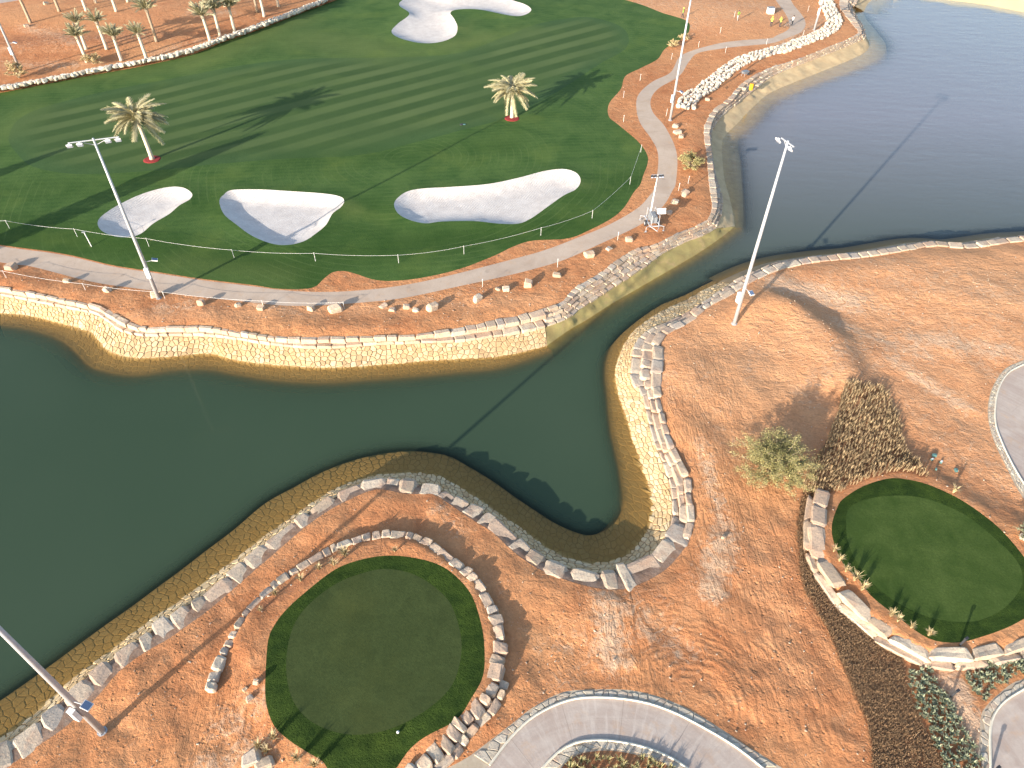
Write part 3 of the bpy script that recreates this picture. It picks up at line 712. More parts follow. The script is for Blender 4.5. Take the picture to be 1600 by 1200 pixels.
dW = np.minimum(np.minimum(segdist(VW, wl_n), segdist(VW, wl_s)), segdist(VW, far_rows[3]))
ULAKE = np.vstack([ul_n, far_rows[4], ul_s[::-1], [[-60, 0, 0], [-200, 20, 0], [-200, 120, 0]]])[:, :2]
dUn = segdist(VW, ul_n); dUs = np.minimum(segdist(VW, ul_s), segdist(VW, far_rows[4])); dU = np.minimum(dUn, dUs)
ins = inpoly(VW, ULAKE); t_ = dW / np.maximum(dW + dU, 1e-6)
murk = np.where(ins, .24 + .76 * (1 - np.exp(-np.minimum(dUs / .45, dUn / .9))), .04 + .20 * t_)
wind = np.clip((VW[:, 1] - 55) / 35, .05, 1) * np.clip((VW[:, 0] + 5) / 25, .10, 1)
silt_haze = np.clip((VW[:, 1] - 56) / 48, 0, 1) * np.clip((VW[:, 0] - 4) / 22, 0, 1)  # rises up the lake: painted haze and sky sheen on turbid water
used, inv = np.unique(FW_, return_inverse=True); F = inv.reshape(FW_.shape)
water = mesh_from('water', np.column_stack([VW[used], np.full(len(used), Z_W)]), F, WATER, attrs={'murk': ('POINT', murk[used]), 'wind': ('POINT', wind[used]), 'silt_haze': ('POINT', silt_haze[used])})
water['kind'] = 'structure'
bed = mesh_from('lake_bed', [(-250, -20, Z_BED), (400, -20, Z_BED), (400, 300, Z_BED), (-250, 300, Z_BED)], [(0, 1, 2, 3)], BED_M); bed['kind'] = 'structure'
# far shore
n = len(FARW); V = np.vstack(far_rows); F = [(r * n + i, r * n + i + 1, (r + 1) * n + i + 1, (r + 1) * n + i) for r in range(len(far_rows) - 1) for i in range(n - 1)]
fb = mesh_from('far_shore', V, [f[::-1] for f in F], FARBANK, smooth_=True); fb['kind'] = 'structure'
print('water', round(time.time() - t1, 1))
# ------------------------------------------------------------------ stones
CAMP = np.array([0, 0, CAM_H])
def rock_mesh(name, seed, mat, rough_=.12, bev=.16, sub=0, flat=False):
    r = random.Random(seed); bm = bmesh.new(); bmesh.ops.create_cube(bm, size=1.0)
    for v in bm.verts: v.co += Vector([r.uniform(-rough_, rough_) for _ in range(3)])
    bmesh.ops.bevel(bm, geom=list(bm.edges), offset=bev * r.uniform(.7, 1.2), segments=1, affect='EDGES', clamp_overlap=True)
    if sub:
        bmesh.ops.subdivide_edges(bm, edges=[e for e in bm.edges if e.calc_length() > .4], cuts=sub, use_grid_fill=True)
        for v in bm.verts: v.co += Vector([r.gauss(0, .018) for _ in range(3)])
    me = bpy.data.meshes.new(name); bm.to_mesh(me); bm.free(); me.materials.append(mat)
    return me
BLOCKS = [rock_mesh('block', 100 + k, STONE, .07, .07) for k in range(9)]
CAPS = [rock_mesh('cap_block', 200 + k, STONE, .15, .13, 1) for k in range(9)]
ROUNDS = [rock_mesh('boulder', 300 + k, WSTONE, .16, .22) for k in range(9)]
BOULD = [rock_mesh('big_boulder', 400 + k, STONE, .13, .16, 1) for k in range(10)]
def rotm(tx, ty, tilt=(0, 0)):
    a = math.atan2(ty, tx)
    return Matrix.Rotation(a, 4, 'Z') @ Matrix.Rotation(tilt[0], 4, 'X') @ Matrix.Rotation(tilt[1], 4, 'Y')
def put_stones(items, parent, meshes, name='stone', limit=300, joined_mat=None):
    """items: (centre, direction, size, tilt); the nearest ones become parts, the rest one joined part"""
    items = sorted(items, key=lambda it: np.linalg.norm(np.asarray(it[0]) - CAMP) / (it[2][0] + .2))
    r = random.Random(len(items))
    far = MB(); tint = []
    for k, (c, d, s, tl) in enumerate(items):
        me = meshes[r.randrange(len(meshes))]
        M = Matrix.Translation(Vector([float(q) for q in c])) @ rotm(d[0], d[1], tl) @ Matrix.Diagonal((s[0], s[1], s[2], 1))
        if k < limit:
            o = bpy.data.objects.new(name, me); o.matrix_world = M; link(o)
            o.parent = parent; o.matrix_parent_inverse = Matrix.Translation(-Vector(parent.location))
        else:
            b = len(far.v); far.v += [tuple(M @ v.co) for v in me.vertices]
            fs = [tuple(i + b for i in p.vertices) for p in me.polygons]; far.f += fs; far.m += [0] * len(fs)
            tint += [r.random()] * len(me.vertices)
    if far.v:
        loc = Vector(parent.location)
        o = mesh_from('distant_' + name + 's', [tuple(Vector(v) - loc) for v in far.v], far.f, joined_mat, parent, attrs={'tint': ('POINT', tint)})
        o['kind'] = 'stuff'
def clip(poly, a, b):
    """keep the part of poly nearer to a than to b"""
    m = (a + b) / 2; n = b - a; out = []
    for i in range(len(poly)):
        p, q = poly[i], poly[(i + 1) % len(poly)]; dp = (p - m) @ n; dq = (q - m) @ n
        if dp <= 0: out.append(p)
        if (dp < 0 < dq) or (dq < 0 < dp): out.append(p + (q - p) * dp / (dp - dq))
    return out
def flags(rows, nper, cell, parent, seed=0, limit=300, gap=.03, name='paving_stone', proud=.05, mat=None):
    mat = mat or FLAGST
    """crazy paving over a lofted strip. rows: list of (n x 3) lines across the strip"""
    rows = [np.asarray(r) for r in rows]; S = np.concatenate([[0], np.cumsum(np.linalg.norm(np.diff((rows[0] + rows[-1]) / 2, axis=0), axis=1))])
    wid = [np.linalg.norm(rows[k + 1] - rows[k], axis=1).mean() for k in range(len(rows) - 1)]; Wt = np.concatenate([[0], np.cumsum(wid)])
    def surf(s, t):
        i = min(max(np.searchsorted(S, s) - 1, 0), len(S) - 2); u = (s - S[i]) / max(S[i + 1] - S[i], 1e-6)
        k = min(max(np.searchsorted(Wt, t) - 1, 0), len(Wt) - 2); w = (t - Wt[k]) / max(Wt[k + 1] - Wt[k], 1e-6)
        a = rows[k][i] * (1 - u) + rows[k][i + 1] * u; b = rows[k + 1][i] * (1 - u) + rows[k + 1][i + 1] * u
        return a * (1 - w) + b * w
    rg = random.Random(seed); ns = max(1, int(S[-1] / cell)); nt = max(1, int(round(Wt[-1] / cell))); cs = S[-1] / ns; ct = Wt[-1] / nt
    site = {}
    for i in range(-1, ns + 1):
        for j in range(-1, nt + 1): site[i, j] = np.array([(i + .5 + rg.uniform(-.42, .42)) * cs, (j + .5 + rg.uniform(-.42, .42)) * ct])
    out = []
    for i in range(ns):
        for j in range(nt):
            a = site[i, j]; P = [a + np.array(q) for q in ((-2 * cs, -2 * ct), (2 * cs, -2 * ct), (2 * cs, 2 * ct), (-2 * cs, 2 * ct))]
            for di in (-2, -1, 0, 1, 2):
                for dj in (-2, -1, 0, 1, 2):
                    if (di or dj) and (i + di, j + dj) in site: P = clip(P, a, site[i + di, j + dj])
                    if len(P) < 3: break
                if len(P) < 3: break
            if len(P) < 3: continue
            P = np.array(P); P[:, 0] = np.clip(P[:, 0], 0, S[-1]); P[:, 1] = np.clip(P[:, 1], 0, Wt[-1])
            keep = [P[0]]
            for q in P[1:]:
                if np.linalg.norm(q - keep[-1]) > .05: keep.append(q)
            if np.linalg.norm(keep[0] - keep[-1]) < .05: keep.pop()
            if len(keep) < 3: continue
            P = np.array(keep); c = P.mean(0)
            v = P - c; L = np.maximum(np.linalg.norm(v, axis=1), 1e-6)[:, None]; P1 = c + v * np.maximum(1 - (gap + rg.uniform(0, .015)) * 1.2 / L, .3)
            base = np.array([surf(*q) for q in P1])
            nrm = np.cross(base[1] - base[0], base[2] - base[0]); nrm /= max(np.linalg.norm(nrm), 1e-9)
            if nrm[2] < 0: nrm = -nrm
            h = proud * rg.uniform(.7, 1.5) * (.3 if base[:, 2].mean() < -1.5 else 1)
            P2 = c + (P1 - c) * .9
            top = np.array([surf(*q) for q in P2]) + nrm * h
            mid = base + nrm * h * .6
            lo = base - nrm * .02
            n = len(P1); V = np.vstack([lo, mid, top]); F = [tuple(2 * n + k for k in range(n))]
            for r_ in range(2): F += [(r_ * n + k, r_ * n + (k + 1) % n, (r_ + 1) * n + (k + 1) % n, (r_ + 1) * n + k) for k in range(n)]
            # keep the winding outward
            if np.cross(top[1] - top[0], top[2] - top[0]) @ nrm < 0: F = [f[::-1] for f in F]
            out.append((V, F, rg.random(), np.linalg.norm(base.mean(0) - CAMP)))
    out.sort(key=lambda q: q[3])
    loc = np.array(parent.location)
    for V, F, t, _ in out[:limit]:
        mesh_from(name, V - loc, F, mat, parent, attrs={'tint': ('POINT', [t] * len(V))})
    if len(out) > limit:
        V = []; F = []; T = []
        for v, f, t, _ in out[limit:]:
            b = len(T); V.append(v - loc); F += [tuple(k + b for k in q) for q in f]; T += [t] * len(v)
        o = mesh_from('small_' + name + 's', np.vstack(V), F, mat, parent, attrs={'tint': ('POINT', T)}); o['kind'] = 'stuff'
def loft(name, rows, mat, parent, attr=None):
    n = len(rows[0]); loc = np.array(parent.location); V = np.vstack(rows) - loc
    F = [(r * n + i, r * n + i + 1, (r + 1) * n + i + 1, (r + 1) * n + i) for r in range(len(rows) - 1) for i in range(n - 1)]
    P = V[list(F[len(F) // 2])]
    if np.cross(P[1] - P[0], P[2] - P[0])[2] < 0: F = [f[::-1] for f in F]
    return mesh_from(name, V, F, mat, parent, smooth_=True)
def lines_of(seg, dz=(0, 0, 0, 0)):
    C, Fp, W, U = (seg[:, 3 * k:3 * k + 3].copy() for k in range(4)); M = W * .86 + U * .14; M[:, 2] = -1.63
    d = U - W; d[:, 2] = 0; L = np.maximum(np.linalg.norm(d, axis=1), 1e-6)[:, None]
    D = U + d / L * .9; D[:, 2] = Z_BED - .05
    return C, Fp, W, M, U, D
def walk(line, lmin, lmax, rg, s0=0.0):
    """positions along a line in stone-length steps: (index as float, length)"""
    S = np.concatenate([[0], np.cumsum(np.linalg.norm(np.diff(line[:, :2], axis=0), axis=1))]); s = s0; out = []
    while s < S[-1] - .2:
        L = rg.uniform(lmin, lmax); m = min(s + L / 2, S[-1]); i = min(np.searchsorted(S, m), len(S) - 1); i = max(i, 1)
        u = i - 1 + (m - S[i - 1]) / max(S[i] - S[i - 1], 1e-6); out.append((u, L)); s += L
    return out
def lerp_at(A, u):
    i = int(min(max(u, 0), len(A) - 1.001)); f = u - i; return A[i] * (1 - f) + A[i + 1] * f
def courses(C, Fp, nrow, z0, z1, lmin, lmax, seed, h=.45, wid=1.0, skip=0.0, grow=1.15):
    rg = random.Random(seed); items = []
    for r in range(nrow):
        v = (r + .5) / nrow; mid = C * (1 - v) + Fp * v
        for u, L in walk(mid, lmin, lmax, rg, rg.uniform(0, .3)):
            if rg.random() < skip: continue
            p = lerp_at(mid, u); q = lerp_at(mid, min(u + .6, len(mid) - 1.01)) - lerp_at(mid, max(u - .6, 0))
            c = lerp_at(C, u); f = lerp_at(Fp, u); w = max(np.linalg.norm((f - c)[:2]), .5) / nrow
            hh = h * rg.uniform(.85, 1.2); zt = z0 + (z1 - z0) * (r / max(nrow - 1, 1) if nrow > 1 else 0) + rg.uniform(-.06, .06) * (.4 if z0 < .05 else 1)
            off = rg.uniform(-.06, .06) * w; dn = (f - c)[:2] / max(np.linalg.norm((f - c)[:2]), 1e-6)
            items.append(((p[0] + dn[0] * off, p[1] + dn[1] * off, zt - hh / 2), (q[0], q[1]), (L * .965, w * wid * rg.uniform(.95, 1.15) * grow, hh), (rg.uniform(-.06, .06), rg.uniform(-.05, .05))))
    return items
def embankment(name, seg, label, nrow, z0, z1, lmin, lmax, seed, paving=True, stones=BLOCKS, liner=None, h=.5, cell=.46, under=True, skip=0.0, wid=1.0, group=None):
    C, Fp, W, M, U, D = lines_of(seg); p0 = C[len(C) // 2]
    t = tag(empty(name, p0), label, 'stone embankment', group)
    loft('wall_backing', [C + [0, 0, -.01], (C + Fp) / 2 + [0, 0, .20 if nrow == 1 else -.10], Fp + [0, 0, -.03]], WALLBED, t)
    if liner is None:
        loft('mortar_bed', [Fp, W, M, U, D], MORTAR, t)
        if paving: flags([Fp, W, M, U], 0, cell, t, seed)
    else:
        rgn = np.random.default_rng(seed); rows = []
        for k in range(7):
            f = k / 6; L = Fp * (1 - f) + W * f; nn = fbm(L[:, 0] * 1.1, L[:, 1] * 1.1, seed, 3)[:, None] * .16 * math.sin(math.pi * f)
            L = L + np.hstack([nn, -nn, nn * 1.5]); rows.append(L)
        loft('sprayed_lining', rows + [M, U, D], liner, t)
    put_stones(courses(C, Fp, nrow, z0, z1, lmin, lmax, seed, h, wid, skip), t, stones, 'stone', 300, STONEA)
    return t
t1 = time.time()
embankment('stone_embankment', SEG['n_west'], 'pale paved bank under a double row of wall stones, below the cart path', 2, .06, -.45, .7, 1.7, 11, h=.5)
embankment('stone_embankment', SEG['n_ext'], 'pale paved bank continuing out of the photo at its left edge', 2, .06, -.45, .7, 1.7, 12, paving=False, h=.5)
embankment('stone_embankment', SEG['n_chan'], 'bank of piled stone courses above smooth olive lining along the narrow channel', 4, .15, -.60, .6, 1.3, 13, liner=LINER, h=.5)
embankment('stone_embankment', SEG['n_east'], 'stepped stone bank with shaded lining beside the upper lake and the winding path', 3, .12, -.55, .8, 1.6, 14, liner=NELINE, h=.5)
embankment('stone_embankment', SEG['n_top'], 'short end of the stepped bank at the top of the upper lake', 3, .12, -.55, .6, 1.2, 15, liner=NELINE, h=.5)
embankment('stone_embankment', SEG['s_near'], 'near bank capped with large pale blocks, curving round the red dirt headland', 1, 0.0, 0.0, .8, 2.3, 16, stones=CAPS, h=.6, wid=.92)
embankment('stone_embankment', SEG['s_ext'], 'end of the near bank at the lower left corner', 1, .04, .04, 1.0, 2.1, 17, stones=CAPS, h=.75, paving=False)
embankment('stone_embankment', SEG['s_east'], 'stepped bank of three stone courses and cream paving facing the inlet', 3, .14, -.36, .9, 2.1, 18, stones=CAPS, h=.42, wid=1.0)
embankment('stone_embankment', SEG['s_right'], 'shaded bank edging the open red slope along the upper lake', 2, .16, -.3, .9, 1.9, 19, paving=False, h=.55)
print('banks', round(time.time() - t1, 1))

# ring walls round the two tees
def ring(name, out, seed, label, ztop, width, h, lmin, lmax, flat=True, double=None, inner=None):
    t = tag(empty(name, (out[len(out) // 2][0], out[len(out) // 2][1], 0)), label, 'stone wall', 'dry stone ring walls round the tees')
    n = outward(out, 1); c = PLAT_C
    # point the normals towards the middle of the plateau
    if ((np.mean(out, 0) + n[len(n) // 2] - c) ** 2).sum() > ((np.mean(out, 0) - n[len(n) // 2] - c) ** 2).sum(): n = -n
    O = np.column_stack([out, np.full(len(out), 0.0)]); I = np.column_stack([out + n * width[:, None], np.full(len(out), 0.0)])
    items = courses(O, I, 1, ztop, ztop, lmin, lmax, seed, h, 1.0)
    if double is not None:
        a, b, shift, zt = double
        O2 = np.column_stack([out[a:b] - n[a:b] * shift, np.zeros(b - a)]); items += courses(O2, O[a:b], 1, zt, zt, lmin, lmax, seed + 1, h, 1.0)
    put_stones(items, t, CAPS, 'stone', 300, STONEA)
    return t
nA = len(wallA_out); PLAT_C = TEEA.mean(0)
wA = np.interp(np.arange(nA) / nA, [0, .15, .35, .5, .62, .75, .9, 1], [.28, .34, .5, .6, .66, .75, .85, .85])
ring('ring_wall', wallA_out, 31, 'low curved wall of rough blocks round the grey-green tee in the foreground', .54, wA, .7, .45, 1.1, double=(int(nA * .80), nA, .5, .3))
nB = len(wallB_out); PLAT_C = TEEB.mean(0)
wB = np.interp(np.arange(nB) / nB, [0, .06, .3, .6, 1], [.55, .95, .85, .62, .65])
ring('ring_wall', wallB_out, 32, 'two-step sunlit wall round the south-west side of the bright tee at the right', .64, wB, .7, 1.3, 2.9, double=(2, nB, .40, .34))

# bed edging laid flat beside the roads: small paving
def edge_flags(name, inner, outer, label, seed, cell=.45):
    a = crom(atl(inner), False, .5)
    b = crom(atl(outer), False, .5); S = np.linspace(0, 1, 80)
    rs = lambda L: np.stack([np.interp(S, np.concatenate([[0], np.cumsum(np.linalg.norm(np.diff(L, axis=0), axis=1))]) / np.linalg.norm(np.diff(L, axis=0), axis=1).sum(), L[:, k]) for k in range(3)], 1)
    A, B = rs(a), rs(b)
    for L in (A, B): L[:, 2] = land_z(L[:, :2], False) + .012
    t = tag(empty(name, A[40]), label, 'stone edging', 'stone edgings beside the roads')
    flags([A, B], 0, cell, t, seed, limit=220, proud=.03, gap=.018, mat=PALEFLAG)
    n_ = len(a); kb = MB(); K = a.copy(); K[:, 2] = land_z(K[:, :2], False) + .06
    kb.tube([p - np.array(t.location) for p in K], .07, 5); kb.build('kerb_line', KERB, t)
edge_flags('road_edging', [(765,1195),(800,1150),(837,1117),(887,1094),(937,1089),(1000,1096),(1050,1112),(1100,1137),(1150,1167),(1195,1202)], [(738,1180),(800,1131),(832,1106),(875,1084),(912,1079),(975,1079),(1025,1089),(1075,1109),(1125,1139),(1175,1171),(1215,1197)], 'strip of flat cream stones along the outer edge of the curved road in the foreground', 41)
edge_flags('road_edging', [(847,1200),(872,1175),(900,1160),(937,1156),(975,1160),(1012,1169),(1050,1185),(1075,1201)], [(878,1200),(890,1188),(908,1176),(950,1170),(985,1175),(1005,1180),(1035,1190),(1052,1200)], 'shaded strip of flat stones on the inner bend of the curved road', 42)
edge_flags('road_edging', [(1600,572),(1577,583),(1563,600),(1555,625),(1554,662),(1565,695),(1582,730),(1600,760)], [(1598,566),(1570,579),(1554,600),(1545,625),(1544,655),(1553,690),(1573,731),(1598,776)], 'narrow stone strip edging the pale road at the right of the photo', 43, .4)
edge_flags('road_edging', [(1600,1077),(1570,1096),(1553,1117),(1547,1140),(1547,1175),(1548,1200)], [(1600,1062),(1563,1084),(1537,1112),(1533,1140),(1531,1170),(1533,1200)], 'stone strip edging the road in the lower right corner', 44, .4)

# pale boulder walls up the slopes
WSTONEA = mk_stone('pale_boulder_joined', [(0, (.62, .55, .45, 1)), (.5, (.76, .70, .58, 1)), (1, (.70, .62, .50, 1))], attr=True, pits=.3)
def rubble(name, pts, width, nrow, size, label, seed, zj=.0, limit=300):
    L = crom(atl(pts), False, .8); n = outward(L, 1); rg = random.Random(seed)
    t = tag(empty(name, (L[len(L) // 2][0], L[len(L) // 2][1], 0)), label, 'stone wall'); items = []
    L[:, 2] = land_z(L[:, :2], False)
    for r in range(nrow):
        o = (r / max(nrow - 1, 1) - .5) * width; M = L.copy(); M[:, :2] += n * o
        for u, l in walk(M, size * .7, size * 1.4, rg, rg.uniform(0, .5)):
            p = lerp_at(M, u); q = lerp_at(M, min(u + .6, len(M) - 1.01)) - lerp_at(M, max(u - .6, 0))
            a = rg.uniform(-.5, .5); q2 = (q[0] * math.cos(a) - q[1] * math.sin(a), q[0] * math.sin(a) + q[1] * math.cos(a))
            items.append(((p[0] + rg.uniform(-.15, .15), p[1] + rg.uniform(-.15, .15), p[2] + .15 + zj * (nrow - 1 - r)), q2, (l * .95, max(width / max(nrow, 1), size * .6) * rg.uniform(.8, 1.2), size * .7 * rg.uniform(.8, 1.2)), (rg.uniform(-.25, .25), rg.uniform(-.25, .25))))
    put_stones(items, t, ROUNDS, 'stone', limit, WSTONEA)
rubble('boulder_wall', [(1070,172),(1074,160),(1085,148),(1100,141),(1115,128),(1135,112),(1152,100),(1172,92),(1200,83),(1225,78),(1250,68),(1275,58),(1297,46),(1304,36),(1299,22),(1292,8),(1290,-8)], 2.1, 4, .8, 'thick white rubble wall climbing between the cart path and the upper lake', 51)
rubble('boulder_wall', [(-40,147),(0,142),(60,131),(125,118),(180,107),(225,99),(300,82),(345,67),(400,48),(432,35),(475,17),(505,4),(530,-8)], 1.9, 4, .75, 'long low cream stone wall between the upper grass edge and the palm rows', 52, .16)
print('walls', round(time.time() - t1, 1))
# ------------------------------------------------------------------ floodlight masts
t1 = time.time()
def make_mast(label, base, h, rz, heads=4, arm=1.9):
    t = tag(empty('floodlight_mast', base, rz), label, 'light mast', 'tall floodlight masts round the course')
    MB().tube([(0, 0, 0), (0, 0, h * .5), (0, 0, h)], [.19, .145, .085], 12).build('pole', METAL, t, True)
    b = MB().tube([(0, 0, 0), (0, 0, .05)], .27, 12)
    for k in range(6):
        a = k * math.pi / 3; b.tube([(.225 * math.cos(a), .225 * math.sin(a), .05), (.225 * math.cos(a), .225 * math.sin(a), .11)], .025, 6)
    b.build('base_plate', METAL, t)
    MB().tube([(-arm, 0, h - .15), (arm, 0, h - .15)], .05, 8).tube([(-arm * .6, .02, h - .15), (0, .02, h - .6)], .025, 6).tube([(arm * .6, .02, h - .15), (0, .02, h - .6)], .025, 6).build('crossarm', METAL, t)
    for k in range(heads):
        x = (-.95, .95, -.55, .55)[k] * arm; rot = Matrix.Rotation(R(-50), 3, 'X')
        hd = MB().box((0, 0, 0), (.44, .36, .10), rot).box((0, .04, .08), (.24, .24, .12), rot, taper=.7).build('floodlight', WHITE, t, loc=(x, -.30, h - .28))
        MB().box((0, -.055, -.05), (.38, .30, .02), rot).build('lamp_glass', LENS, hd)
        MB().tube([(0, .30, .13), (0, .02, .02)], .03, 6).build('bracket', METAL, hd)
    c = MB().box((-.02, -.33, 3.1), (.36, .24, 1.0)).box((-.02, -.33, 3.62), (.40, .28, .04)).build('control_cabinet', WHITE, t)
    MB().tube([(-.02, -.19, 3.5), (0, 0, 3.5)], .03, 6).tube([(-.02, -.19, 2.7), (0, 0, 2.7)], .03, 6).build('bracket', METAL, t)
    MB().tube([(0, 0, 4.15), (.75, .05, 4.15)], .028, 6).build('panel_arm', METAL, t)
    p = MB().box((.95, .05, 4.2), (.50, .42, .10), Matrix.Rotation(R(18), 3, 'Y')).build('small_panel', WHITE, t)
    MB().box((.965, .05, 4.255), (.42, .36, .02), Matrix.Rotation(R(18), 3, 'Y')).build('glass_face', PANEL, p)
    return t
make_mast('grey floodlight mast in the orange verge by the cart path, arms above the grass', gp(248, 466), 16.1, R(20))
make_mast('white floodlight mast at the water corner of the red slope, its shadow crossing the lake', gp(1147, 506), 17.9, R(-70), 2, .8)
make_mast('thick grey mast in the lower left foreground, its top cut off by the photo', gp(160, 1143), 17.5, R(-18))
make_mast('thin mast beside the bend of the cart path, in front of the white rubble wall', gp(1047, 188), 17.5, R(-40))
make_mast('short far mast at the path junction near the top of the upper lake', gp(1272, 47), 16, R(-30))
make_mast('mast at the upper left corner standing behind a straw-coloured bush', gp(33, 112), 15, R(10))

# ------------------------------------------------------------------ palms
BARK = mk_plain('palm_bark', (.42, .34, .25, 1), .95, 0, .45, 6)
BARKP = mk_plain('pale_palm_bark', (.66, .58, .46, 1), .9, 0, .25, 5)
FRONDP = mk_leaf('dry_frond', (.30, .29, .165, 1), (.52, .47, .30, 1))
FRONDG = mk_leaf('green_frond', (.24, .24, .14, 1), (.50, .46, .31, 1))
MULCH = mk_plain('red_mulch', (.32, .035, .035, 1), .95, 0, .4, 9)
def frond_mesh(name, seed, L, droop, n, leaf, mat, plume=1.0):
    r = random.Random(seed); V = []; F = []; T = []
    def rp(x): return Vector((x - .25 * droop * x * x / L * .4, 0, -droop * (x / L) ** 2 * L * .55))
    seg = 7; w = .035
    for i in range(seg):
        a = rp(L * i / seg); b = rp(L * (i + 1) / seg); k = len(V); wa = w * (1 - i / seg * .8); wb = w * (1 - (i + 1) / seg * .8)
        V += [a + Vector((0, wa, 0)), a - Vector((0, wa, 0)), b - Vector((0, wb, 0)), b + Vector((0, wb, 0)), a + Vector((0, 0, -wa)), b + Vector((0, 0, -wb))]
        F += [(k, k + 1, k + 2, k + 3), (k, k + 3, k + 5, k + 4), (k + 1, k + 4, k + 5, k + 2)]; T += [.8] * 6
    for i in range(n):
        u = .14 + .86 * i / n; x = L * u; p = rp(x); d = (rp(min(x + .05, L)) - p).normalized()
        ll = leaf * (math.sin(math.pi * min(u * .86 + .14, 1)) ** .6 + .15) * r.uniform(.8, 1.15)
        for s in (-1, 1):
            for q in range(2):
                side = Vector((0, s, 0)); e = d * r.uniform(.75, 1.2) + side * r.uniform(.5, .95) * plume + Vector((0, 0, r.uniform(-.55, .30)))
                e.normalize(); k = len(V); t = r.random(); ww = d * .035
                V += [p - ww, p + ww, p + e * ll * .55 + ww * 1.1 + Vector((0, 0, -.02)), p + e * ll + Vector((0, 0, -.16 * ll))]
                F += [(k, k + 1, k + 2), (k, k + 2, k + 3)]; T += [t] * 4
    me = bpy.data.meshes.new(name); me.from_pydata([tuple(v) for v in V], [], F); me.materials.append(mat)
    a = me.attributes.new('tint', 'FLOAT', 'POINT'); a.data.foreach_set('value', T); me.update(); return me
FR_H = [frond_mesh('plume_frond', 500 + k, 3.5, .8 + .25 * k, 46, .85, FRONDP, 1.3) for k in range(4)]
FR_B = [frond_mesh('upright_frond', 520 + k, 2.5, .35 + .3 * k, 26, .6, FRONDG, .7) for k in range(4)]
def palm(base, crown_h, lean, nf, fr, seed, label, bark, group=None, up=(20, 80), r0=.26, scale=1.0, top_r=.19, fmat=None):
    r = random.Random(seed); t = tag(empty('palm_tree', base), label, 'palm tree', group)
    lx, ly = lean; pts = []; rad = []
    for i in range(15):
        f = i / 14; pts.append((lx * f * f, ly * f * f, crown_h * f)); rad.append((r0 * (1 - f) + top_r * f) * (1 + .05 * (i % 2)) * (1.25 if i == 0 else 1))
    MB().tube(pts, rad, 12).build('trunk', bark, t, True)
    c = Vector((lx, ly, crown_h)); b = MB()
    for k in range(22):
        a = k * 2.4; z = -.7 + .8 * k / 22; b.tube([c + Vector((math.cos(a) * .14, math.sin(a) * .14, z)), c + Vector((math.cos(a) * .34, math.sin(a) * .34, z + .32))], [.07, .03], 4)
    b.build('leaf_bases', BARK, t)
    for k in range(nf):
        az = k * 2.39996 + r.uniform(-.2, .2); e = R(up[0] + (up[1] - up[0]) * ((k + .5) / nf) ** .9 + r.uniform(-6, 6))
        o = bpy.data.objects.new('frond', fr[r.randrange(len(fr))]); link(o, t); s = scale * r.uniform(.82, 1.08) * (.8 if k > nf * .85 else 1)
        o.location = c + Vector((math.cos(az) * .1, math.sin(az) * .1, -.25 + .35 * k / nf)); o.rotation_mode = 'XYZ'
        o.rotation_euler = (r.uniform(-.5, .5), -e, az); o.scale = (s, s, s)
    return t
def place_palm(bpx, cpx, *a, **k):
    b = gp(*bpx); h = height_of(bpx, cpx); return palm(b, h, *a, **k)
place_palm((238, 249), (214, 183), (-.25, .1), 40, FR_H, 1, 'leaning date palm with pale drooping plumes, left one of two on the green', BARKP, 'two straw-coloured date palms standing on the green', up=(-8, 76), scale=.93)
place_palm((800, 184), (798, 139), (.05, .1), 36, FR_H, 2, 'white-trunked date palm with pale drooping plumes above the long bunker', BARKP, 'two straw-coloured date palms standing on the green', up=(-16, 70), scale=.86)
for px, lab in (((238, 249), 'red mulch ring round the foot of the left palm on the green'), ((800, 185), 'red mulch ring round the foot of the right palm on the green')):
    b = gp(*px); m = MB(); n = 28; rr = random.Random(3)
    V = [(0, 0, .07)] + [(math.cos(2 * math.pi * k / n) * .9 * rr.uniform(.96, 1.04), math.sin(2 * math.pi * k / n) * .9 * rr.uniform(.96, 1.04), .06) for k in range(n)] + [(math.cos(2 * math.pi * k / n) * 1.12, math.sin(2 * math.pi * k / n) * 1.12, -.04) for k in range(n)]
    F = [(0, 1 + k, 1 + (k + 1) % n) for k in range(n)] + [(1 + k, 1 + n + k, 1 + n + (k + 1) % n, 1 + (k + 1) % n) for k in range(n)]
    o = m.add(V, F).build('mulch_ring', MULCH, loc=b); tag(o, lab, 'mulch ring', 'red mulch rings under the palms')
